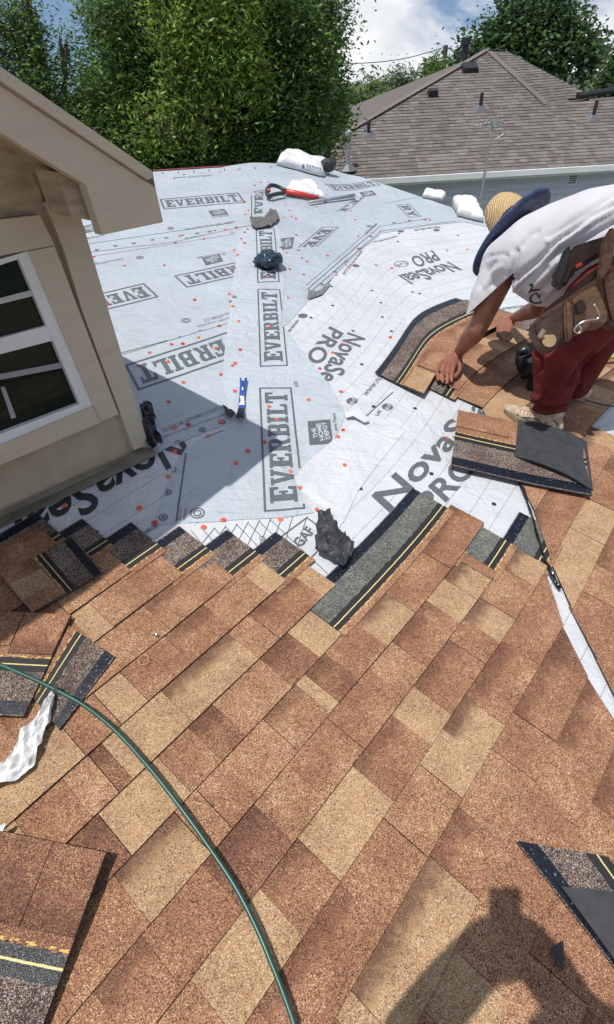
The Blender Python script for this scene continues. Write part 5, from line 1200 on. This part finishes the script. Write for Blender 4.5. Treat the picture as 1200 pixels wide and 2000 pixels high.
# tool belt
def pad(name, px, y, th, m, parent=None, bev=0.005):
    f = [Q(a, b_, yy if isinstance(y, (list, tuple)) else y) for (a, b_), yy in zip(px, y if isinstance(y, (list, tuple)) else [y] * len(px))]; d = Vector(cf)
    o = prism(name, f, [v + d * th for v in f], m); bm = bmesh.new(); bm.from_mesh(o.data); bmesh.ops.bevel(bm, geom=bm.edges[:], offset=bev, segments=2, affect='EDGES', clamp_overlap=True); bm.to_mesh(o.data); bm.free()
    return mpar(o, parent)
belt = pad('tool_belt', [(1041, 632), (1060, 612), (1105, 584), (1150, 552), (1212, 512), (1212, 532), (1150, 572), (1108, 602), (1062, 632), (1046, 646)], 2.17, 0.05, M_LEATH)
pad('belt_band', [(1062, 606), (1120, 560), (1170, 520), (1212, 490), (1212, 506), (1170, 538), (1120, 578), (1066, 622)], 2.185, 0.03, M_LEATHD, belt, 0.006)
pad('tool_pouch', [(1042, 640), (1064, 620), (1110, 588), (1120, 592), (1123, 648), (1116, 668), (1098, 662), (1090, 680), (1072, 684), (1058, 672)], 2.16, 0.07, M_LEATH3, belt, 0.007)
pad('tool_pouch', [(1118, 590), (1142, 565), (1168, 556), (1190, 612), (1186, 632), (1160, 634), (1128, 652), (1120, 640)], 2.15, 0.08, M_LEATH2, belt, 0.007)
pad('tool_pouch', [(1172, 540), (1212, 512), (1212, 640), (1190, 628), (1180, 590)], 2.16, 0.08, M_LEATH, belt, 0.014)
pad('pouch_flap', [(1104, 592), (1116, 584), (1122, 640), (1117, 664), (1108, 668), (1104, 640)], 2.145, 0.02, M_LEATH2, belt, 0.008)
pad('pouch_pocket', [(1122, 595), (1140, 582), (1150, 600), (1140, 612), (1126, 612)], 2.135, 0.02, M_LEATHD, belt, 0.006)
pad('hip_bag', [(1082, 540), (1098, 506), (1118, 480), (1170, 462), (1200, 455), (1204, 480), (1150, 512), (1122, 530), (1108, 560), (1092, 556)], 2.22, 0.06, M_LEATHD, belt, 0.014)
pad('black_strap', [(1082, 544), (1104, 484), (1118, 478), (1112, 512), (1094, 562)], 2.205, 0.02, M_INKB, belt, 0.006)
pad('hanging_strap', [(1178, 470), (1196, 440), (1206, 450), (1196, 520), (1180, 545), (1168, 545)], 2.15, 0.02, M_LEATH, belt, 0.006)
pad('red_tag', [(1126, 516), (1136, 511), (1140, 517), (1129, 522)], 2.18, 0.012, M_RED, belt, 0.002)
pad('buckle', [(1050, 656), (1060, 640), (1068, 645), (1058, 661)], 2.14, 0.012, M_STEEL, belt, 0.003)
p = Q(1072, 665, 2.15); bm = bmesh.new(); bmesh.ops.create_cone(bm, cap_ends=True, segments=20, radius1=0.026, radius2=0.03, depth=0.012, matrix=Matrix.Translation(p) @ Rcam); mpar(mobj('round_stud', bm, mat('tan_leather', (0.28, 0.19, 0.10), 0.5)), belt)
bm = bmesh.new(); tube_bm(bm, smooth_path([Q(x, y, 2.13) for x, y in ((1160, 594), (1170, 612), (1168, 622), (1146, 626), (1130, 634), (1122, 644), (1128, 651), (1136, 646), (1132, 636))], 4), 0.0042, 6); mpar(mobj('wire_hook', bm, M_STEEL, None, True), belt)

# ------------------------------------------------------------------ the photographer (stands behind the camera, casts the shadow at the lower right)
ph = empty('person', (0.05, -0.5, SZ(0.05, -0.5))); tag(ph, 'person holding up a phone, known only by the shadow at the lower right', 'person'); pi_ = Matrix.Translation(-ph.location)
bm = bmesh.new()
ctr = Vector((0.03, -0.42, 0)); gz = SZ(0.03, -0.42)
for s in (-1, 1):
    shd = Vector((0.05 + s * 0.21, -0.33 + .06 * s, -0.20)); elb = Vector((0.03 + s * 0.19, -0.14, -0.42)); hnd = Vector((s * 0.042, -0.075, -0.035))
    chain(bm, [(shd, .085), (elb, .058), (elb.lerp(hnd, .5), .064), (hnd + Vector((0, 0, -.03)), .058), (hnd, .045)]); chain(bm, [(hnd, .042), (hnd + Vector((0, 0.0, 0.03)), .03)]); chain(bm, [(hnd + Vector((0, -.01, -.03)), .05), (Vector((0, -.09, -.10)), .05)])
    hp = Vector((0.03 + s * .1, -.45, gz + .86)); knee = Vector((0.03 + s * .13, -.47, gz + .46)); ank = Vector((0.03 + s * .14, -.50, gz + .07))
    chain(bm, [(hp, .10), (knee, .07), (ank, .05)]); chain(bm, [(ank, .045), (ank + Vector((0, .13, -.03)), .04)])
for z, rx, ry in ((gz + .86, .17, .12), (gz + 1.0, .165, .115), (gz + 1.15, .175, .12), (gz + 1.28, .19, .12), (gz + 1.36, .17, .10)): bmesh.ops.create_icosphere(bm, subdivisions=3, radius=1, matrix=Matrix.Translation((0.05, -.38, z)) @ Matrix.Diagonal((rx, ry, .13, 1)))
chain(bm, [(Vector((.05, -.37, -.2)), .06), (Vector((.03, -.34, -.08)), .06)]); ball(bm, Vector((.02, -.31, .02)), (.08, .1, .115), 3)
o = remesh('body', bm, mat('grey_work_clothes', (0.12, 0.13, 0.16), 0.85), 0.012, 4, ph)
pc = Vector(cf) * -0.012 + Vector(cu) * -0.045; bm = bmesh.new(); box_bm(bm, pc, 0.078, 0.16, 0.009, Rcam.to_3x3()); phn = mobj('phone', bm, mat('black_phone', (0.02, 0.02, 0.022), 0.2)); tag(phn, 'phone held up in front of the photographer whose shadow shows', 'phone')

# ------------------------------------------------------------------ tools, hoses and litter on the roof
M_GREEN = mat('green_hose_rubber', (0.012, 0.075, 0.058), 0.35, 0.15, 20)
M_LIME = mat('lime_hose_rubber', (0.30, 0.44, 0.03), 0.4, 0.1, 20)
M_PLAS = mat('white_plastic_film', (0.72, 0.72, 0.71), 0.3, 0.05, 12, 0.6, 26, 0.015)
def hose(name, px, r, m, lift, label, sub=8, seg=10):
    pts = [P3(x + 1.6 * noise.noise(Vector((i, r * 99, 1))), y + 1.6 * noise.noise(Vector((i, r * 99, 5))), lift + r) for i, (x, y) in enumerate(px)]; bm = bmesh.new(); tube_bm(bm, smooth_path(pts, sub), r, seg); o = mobj(name, bm, m, None, True); tag(o, label, 'hose'); return o
h = hose('air_hose', [(-90, 1290), (0, 1312), (60, 1335), (120, 1363), (180, 1398), (240, 1448), (300, 1515), (360, 1590), (415, 1668), (465, 1745), (505, 1820), (535, 1890), (558, 1950), (578, 2010), (590, 2070)], 0.0062, M_GREEN, 0.040, 'long green air hose curving across the brown shingles')
bm = bmesh.new(); a, b_ = P3(119, 1362, 0.046), P3(124, 1365, 0.046); tube_bm(bm, [a, b_], 0.0085, 10); o = mobj('hose_joint', bm, M_INKB, h)
def ribbon(name, px, w, m, lift, label, cat, seed=0.0, amp=0.02, ni=6):
    pts = [Vector((x, y, 0)) for x, y in px]; path = smooth_path(pts, 10); N = len(path); rows = []
    for j, p in enumerate(path):
        t = (path[min(j + 1, N - 1)] - path[max(j - 1, 0)]).normalized(); n_ = Vector((-t.y, t.x, 0)); f = j / (N - 1) * (len(w) - 1); k = min(int(f), len(w) - 2); ww = w[k] + (w[k + 1] - w[k]) * (f - k); r = []
        for i in range(ni):
            s = i / (ni - 1) * 2 - 1; q = p + n_ * s * ww * (1 + 0.2 * noise.noise(Vector((j * .2, i * .3, seed))))
            r.append(P3(q.x, q.y, lift + amp * (0.5 + noise.noise(Vector((j * 0.16, i * 0.34, seed))) + 0.22 * noise.noise(Vector((j * 0.25, i * 1.3, seed + 4))))))
        rows.append(r)
    uv = [[(i / (ni - 1), j / N) for i in range(ni)] for j in range(N)]
    o = slab(name, rows, m, None, 0.0015, uv, m); tag(o, label, cat); return o
ribbon('plastic_strip', [(112, 1366), (103, 1392), (88, 1425), (70, 1455), (56, 1490), (30, 1520), (-20, 1536)], [4, 9, 16, 22, 24, 20, 14], M_PLAS, 0.030, 'crumpled white plastic strip hanging from under the green hose at the left edge', 'plastic strip', 2.0, 0.022, 15)
ribbon('plastic_scrap', [(-14, 1652), (5, 1648), (28, 1626)], [10, 9, 2], M_PLAS, 0.05, 'torn white plastic scrap at the left edge above the large dark shingle', 'plastic scrap', 7.0, 0.012)
ribbon('plastic_scrap', [(1008, 938), (1022, 970), (1036, 1010), (1047, 1052), (1060, 1096), (1076, 1130), (1092, 1158)], [1, 2, 1.5, 2.5, 2, 5, 2], M_TARFILM, 0.018, 'dark torn film stuck in the open white seam at the right', 'film scrap', 9.0, 0.012)
o = crumple('felt_scrap', [(625, 1012), (646, 1010), (660, 1046), (676, 1068), (692, 1078), (686, 1100), (668, 1120), (642, 1104), (617, 1090), (619, 1050)], 0.03, 0.05, mat('charcoal_felt', (0.04, 0.042, 0.045), 0.6, 0.25, 20, 0.4, 40), 6.2, None, 0.012); tag(o, 'torn charcoal felt piece beside the long grey shingle strip', 'felt scrap')
o = crumple('felt_scrap', [(489, 430), (518, 430), (529, 414), (541, 417), (547, 433), (532, 447), (500, 453), (492, 447)], 0.02, 0.02, mat('grey_felt', (0.115, 0.105, 0.105), 0.8, 0.1, 20), 8.0, None, 0.03); tag(o, 'flat dark grey scrap with ragged top on the valley sheet near the red handled tool', 'felt scrap')
o = crumple('felt_scrap', [(436, 800), (446, 803), (461, 818), (452, 824), (445, 820)], 0.02, 0.02, M_FELT, 4.4, None, 0.02); tag(o, 'small black torn tab on the grey sheet just left of the blue bar', 'felt scrap')
# crumpled dark bag
c = P3(525, 521, 0.05); bm = bmesh.new(); bmesh.ops.create_icosphere(bm, subdivisions=4, radius=1)
for v in bm.verts:
    p = v.co.copy(); d = 1 + 0.35 * noise.noise(p * 1.7 + Vector((3, 1, 2))) - 0.30 * abs(noise.noise(p * 3.1)) - 0.05 * abs(noise.noise(p * 6.5 + Vector((1, 4, 7)))); v.co = Vector((p.x * 0.10, p.y * 0.145, p.z * 0.06)) * d
bmesh.ops.translate(bm, verts=bm.verts, vec=c); m_bag = mat('dark_plastic_bag', (0.012, 0.03, 0.05), 0.13, 0.3, 20, 0.3, 30, 0.01)
o = mobj('plastic_bag', bm, m_bag, None, True); tag(o, 'crumpled shiny dark plastic bag lying on the valley sheet', 'bag')
# flat pry bar
M_BLUE = mat('blue_paint', (0.025, 0.07, 0.33), 0.35, 0.2, 30); M_DST = mat('dark_steel', (0.03, 0.03, 0.035), 0.35, 0.2, 30, metal=0.5)
def flat(name, px, l0, th, m, parent=None):
    t_ = [P3(x, y, l - 0.008) for (x, y), l in zip(px, l0 if isinstance(l0, (list, tuple)) else [l0] * len(px))]; return prism(name, t_, [v - Vector((0, 0, th)) for v in t_], m, parent)
pb = flat('pry_bar', [(469.5, 746), (473, 747), (473, 752), (479, 752), (479, 747), (484, 746), (482, 760), (479, 782), (478, 806), (467, 806), (469, 782), (470, 760)], 0.034, 0.008, M_BLUE); tag(pb, 'flat blue pry bar with black ends standing out on the grey sheet', 'pry bar')
flat('claw', [(466.6, 806.6), (478.4, 806.6), (479, 830), (475, 830), (472, 824), (469, 830), (463, 830)], [0.034, 0.034, 0.052, 0.052, 0.045, 0.052, 0.052], 0.008, M_DST, pb)
flat('sticker', [(470, 782), (478, 783), (479, 800), (468, 800), (472, 792)], 0.0352, 0.001, M_WHITE, pb)
flat('nail_slot', [(474, 765), (476.5, 765), (476.5, 771), (474, 771)], 0.0352, 0.001, M_WHITE, pb)
# red handled tool lying across the upper sheet
tl_ = empty('ripping_tool', P3(560, 388)); tag(tl_, 'long tool with red shaft and black grip lying by the white wrapper', 'tool'); ti = Matrix.Translation(-tl_.location)
def tpar(o): o.parent = tl_; o.matrix_parent_inverse = ti; return o
bm = bmesh.new(); tube_bm(bm, [P3(558, 385, .05), P3(590, 390, .045), P3(622, 395, .035)], [.026, .024, .018], 8); tpar(mobj('shaft', bm, M_RED, None, True))
bm = bmesh.new(); tube_bm(bm, smooth_path([P3(558, 386, .06), P3(545, 381, .07), P3(530, 381, .08), P3(522, 388, .06), P3(526, 394, .05), P3(540, 391, .05), P3(556, 388, .05)], 4), .018, 8); tpar(mobj('grip', bm, M_INKB, None, True))
bm = bmesh.new(); tube_bm(bm, [P3(604, 402, .03), P3(640, 396, .03), P3(692, 389, .035)], [.012, .016, .02], 6); tpar(mobj('blade_rod', bm, M_GALV, None, True))
bm = bmesh.new(); ball(bm, P3(526, 388, .065), .02); tpar(mobj('red_knob', bm, M_RED, None, True))
# shingle bundles and white wrappers
def bundle(px, hgt, seed, mname, lift=0.02, rnd=0.35, sag=0.0):
    """px: 4 pixel corners of the bundle's foot; a bulging wrapped loaf"""
    c = [Vector(hit(*p)) for p in px]; n_ = 18; bm = bmesh.new(); g_ = []
    for j in range(n_ + 1):
        r = []
        for i in range(n_ + 1):
            s, t = i / n_, j / n_; p = (c[0] * (1 - s) + c[1] * s) * (1 - t) + (c[3] * (1 - s) + c[2] * s) * t
            e = min(1, (1 - abs(2 * s - 1) ** 7)) * min(1, (1 - abs(2 * t - 1) ** 7)); q = Vector((p.x * 7, p.y * 7, seed))
            z = SZ(p.x, p.y) + lift + hgt * e ** 0.5 * (1 - rnd * 0.3 + rnd * 0.5 * noise.noise(q) + 0.10 * noise.noise(q * 3)); r.append(bm.verts.new((p.x + .015 * noise.noise(q * 2), p.y + .015 * noise.noise(q * 2.2), z)))
        g_.append(r)
    for j in range(n_):
        for i in range(n_): bm.faces.new((g_[j][i], g_[j][i + 1], g_[j + 1][i + 1], g_[j + 1][i]))
    bm.faces.new([g_[0][i] for i in range(n_, -1, -1)] + [g_[j][0] for j in range(1, n_ + 1)] + [g_[n_][i] for i in range(1, n_ + 1)] + [g_[j][n_] for j in range(n_ - 1, 0, -1)])
    return mobj(mname, bm, M_PLAS, None, True)
b1 = bundle([(540, 325), (556, 310), (648, 333), (633, 349)], 0.12, 1.0, 'wrapped_bundle'); tag(b1, 'long white wrapped bundle with dark open end sitting on the ridge', 'bundle')
e0 = P3(641, 343, .10); bm = bmesh.new(); ball(bm, e0, (.10, .07, .07), 2); 
for v in bm.verts: v.co += Vector((noise.noise(v.co * 20), noise.noise(v.co * 22), 0)) * .02
mobj('open_end', bm, M_FELT, b1)
b2 = bundle([(557, 383), (566, 366), (612, 366), (640, 396)], 0.085, 3.0, 'plastic_wrapper', 0.02, 0.8); tag(b2, 'crumpled white wrapper with small blue print lying by the red handled tool', 'wrapper')
b3 = bundle([(823, 388), (832, 378), (872, 386), (866, 396)], 0.07, 5.0, 'plastic_wrapper', 0.02, 0.9); tag(b3, 'small crumpled white wrapper on the far edge of the roof', 'wrapper')
b4 = bundle([(893, 425), (880, 398), (926, 402), (946, 438)], 0.10, 7.0, 'wrapped_bundle', 0.02, 0.4); tag(b4, 'white wrapped package with green patch at the roof edge beside the straw hat', 'bundle')
def decal(o, px, m, name, r):
    bv = BVHTree.FromPolygons([v.co for v in o.data.vertices], [p.vertices for p in o.data.polygons]); bm = bmesh.new(); vs_ = []
    for x, y in px:
        d = Vector(ray(x, y)).normalized(); h_ = bv.ray_cast(Vector((0, 0, 0)), d)
        if h_[0] is None: continue
        vs_.append(bm.verts.new(h_[0] - d * r))
    if len(vs_) > 2: bm.faces.new(vs_); mobj(name, bm, m, o)
    else: bm.free()
M_GP = mat('green_print', (0.03, 0.36, 0.13), 0.5, 0.2, 30); M_BP = mat('blue_print', (0.04, 0.12, 0.30), 0.5, 0.2, 30)
decal(b4, [(904, 424), (912, 419), (922, 427), (914, 432)], M_GP, 'green_patch', 0.012)
for i in range(6): decal(b4, [(899 + i * 4, 409 + i), (901 + i * 4, 409 + i), (901 + i * 4, 411 + i), (900 + i * 4, 411 + i)], M_INK, 'printed_lettering', 0.012)
decal(b1, [(590, 323), (594, 320), (595, 329), (591, 330)], M_BP, 'blue_mark', 0.012)
for i in range(6): decal(b1, [(599 + i * 5, 321 + i * 1.3), (602 + i * 5, 321 + i * 1.3), (602 + i * 5, 325 + i * 1.3), (600 + i * 5, 325 + i * 1.3)], M_BP, 'printed_lettering', 0.012)
for i in range(7): decal(b2, [(590 + i * 5, 376 + i * .8), (593 + i * 5, 376 + i * .8), (593 + i * 5, 380 + i * .8), (591 + i * 5, 380 + i * .8)], M_BP, 'printed_lettering', 0.012)
# nail gun by the roofer's legs and its lime hose
ng = empty('nail_gun', P3(1025, 745)); tag(ng, 'black coil nail gun standing on the shingles against the red trouser leg', 'nail gun'); ngi = Matrix.Translation(-ng.location)
M_NG = mat('black_tool_plastic', (0.018, 0.02, 0.024), 0.35, 0.2, 40)
def gpar(o): o.parent = ng; o.matrix_parent_inverse = ngi; return o
A, B = P3(1006, 726, .12), P3(1050, 712, .15)
bm = bmesh.new(); tube_bm(bm, [A, A.lerp(B, .3), A.lerp(B, .6), B], [.024, .03, .028, .03], 10); gpar(mobj('handle', bm, M_NG, None, True))
C_ = P3(1024, 742, .10); bm = bmesh.new(); bmesh.ops.create_cone(bm, cap_ends=True, segments=18, radius1=.055, radius2=.05, depth=.075, matrix=Matrix.Translation(C_) @ Rcam); gpar(mobj('nail_drum', bm, M_NG))
bm = bmesh.new(); box_bm(bm, P3(1032, 752, .09), .07, .06, .14, Rcam.to_3x3()); gpar(mobj('housing', bm, M_NG)); bm = bmesh.new(); box_bm(bm, P3(1030, 748, .135), .045, .05, .02, Rcam.to_3x3() @ Matrix.Rotation(.5, 3, 'Z')); gpar(mobj('side_plate', bm, M_GALV))
bm = bmesh.new(); box_bm(bm, P3(1034, 766, .045), .035, .035, .08); gpar(mobj('nose', bm, M_DST))
bm = bmesh.new(); tube_bm(bm, [P3(1003, 724, .13), P3(1004, 735, .08)], .012, 8); gpar(mobj('hook', bm, M_NG))
hose('lime_hose', [(1158, 717), (1180, 716), (1200, 715), (1240, 712), (1320, 716)], 0.014, M_LIME, 0.05, 'bright lime green hose end behind the red trousers')
bm = bmesh.new(); pts = [P3(1130 + i * 2, 718, .064) for i in range(20)]
for i, p in enumerate(pts[:-1]): tube_bm(bm, [p, pts[i].lerp(pts[i + 1], .5)], .018, 8)
o = mobj('hose_coupling', bm, M_NG); tag(o, 'ribbed black strain relief on the lime green hose', 'hose fitting')
hose('thin_cord', [(1110, 782), (1150, 795), (1200, 805), (1260, 806)], 0.004, M_INKB, 0.03, 'thin dark cord on the shingles right of the far shoe')
# rubber band, loose nail, grit
c = P3(285, 1300, 0.032); bm = bmesh.new(); pts = [c + Vector((cos(2 * pi * i / 24) * .0155, sin(2 * pi * i / 24) * .0165, .17 * (-.744 * cos(2 * pi * i / 24) * .0155 + .667 * sin(2 * pi * i / 24) * .0165))) for i in range(25)]; tube_bm(bm, pts, .0011, 5, False); o = mobj('rubber_band', bm, mat('tan_rubber', (0.5, 0.33, 0.12), 0.5)); tag(o, 'thin tan rubber band ring lying on a reddish shingle', 'rubber band')
bm = bmesh.new(); a, b_ = P3(298, 1249, .032), P3(310, 1252, .034); tube_bm(bm, [a, b_], .0016, 6); tube_bm(bm, [b_, b_ + (b_ - a).normalized() * .0015], .006, 8); o = mobj('roofing_nail', bm, M_STEEL); tag(o, 'single loose roofing nail on a shingle above the rubber band', 'nail')
vs = []; fs = []; rn = random.Random(5)
for i in range(420):
    x, y = rn.uniform(0, 1200), rn.uniform(1180, 1990); p = P3(x, y, .031); r = rn.uniform(.0012, .003); k = len(vs)
    vs += [p + Vector((r, 0, 0)), p + Vector((-r * .5, r * .8, 0)), p + Vector((-r * .5, -r * .8, 0)), p + Vector((0, 0, r))]; fs += [(k, k + 1, k + 3), (k + 1, k + 2, k + 3), (k + 2, k, k + 3)]
o = pyobj('grit', vs, fs, mat('loose_grit', (0.42, 0.36, 0.28), 0.9, 0.3, 50)); tag(o, kind='stuff', label='loose pale grit scattered over the brown shingles')
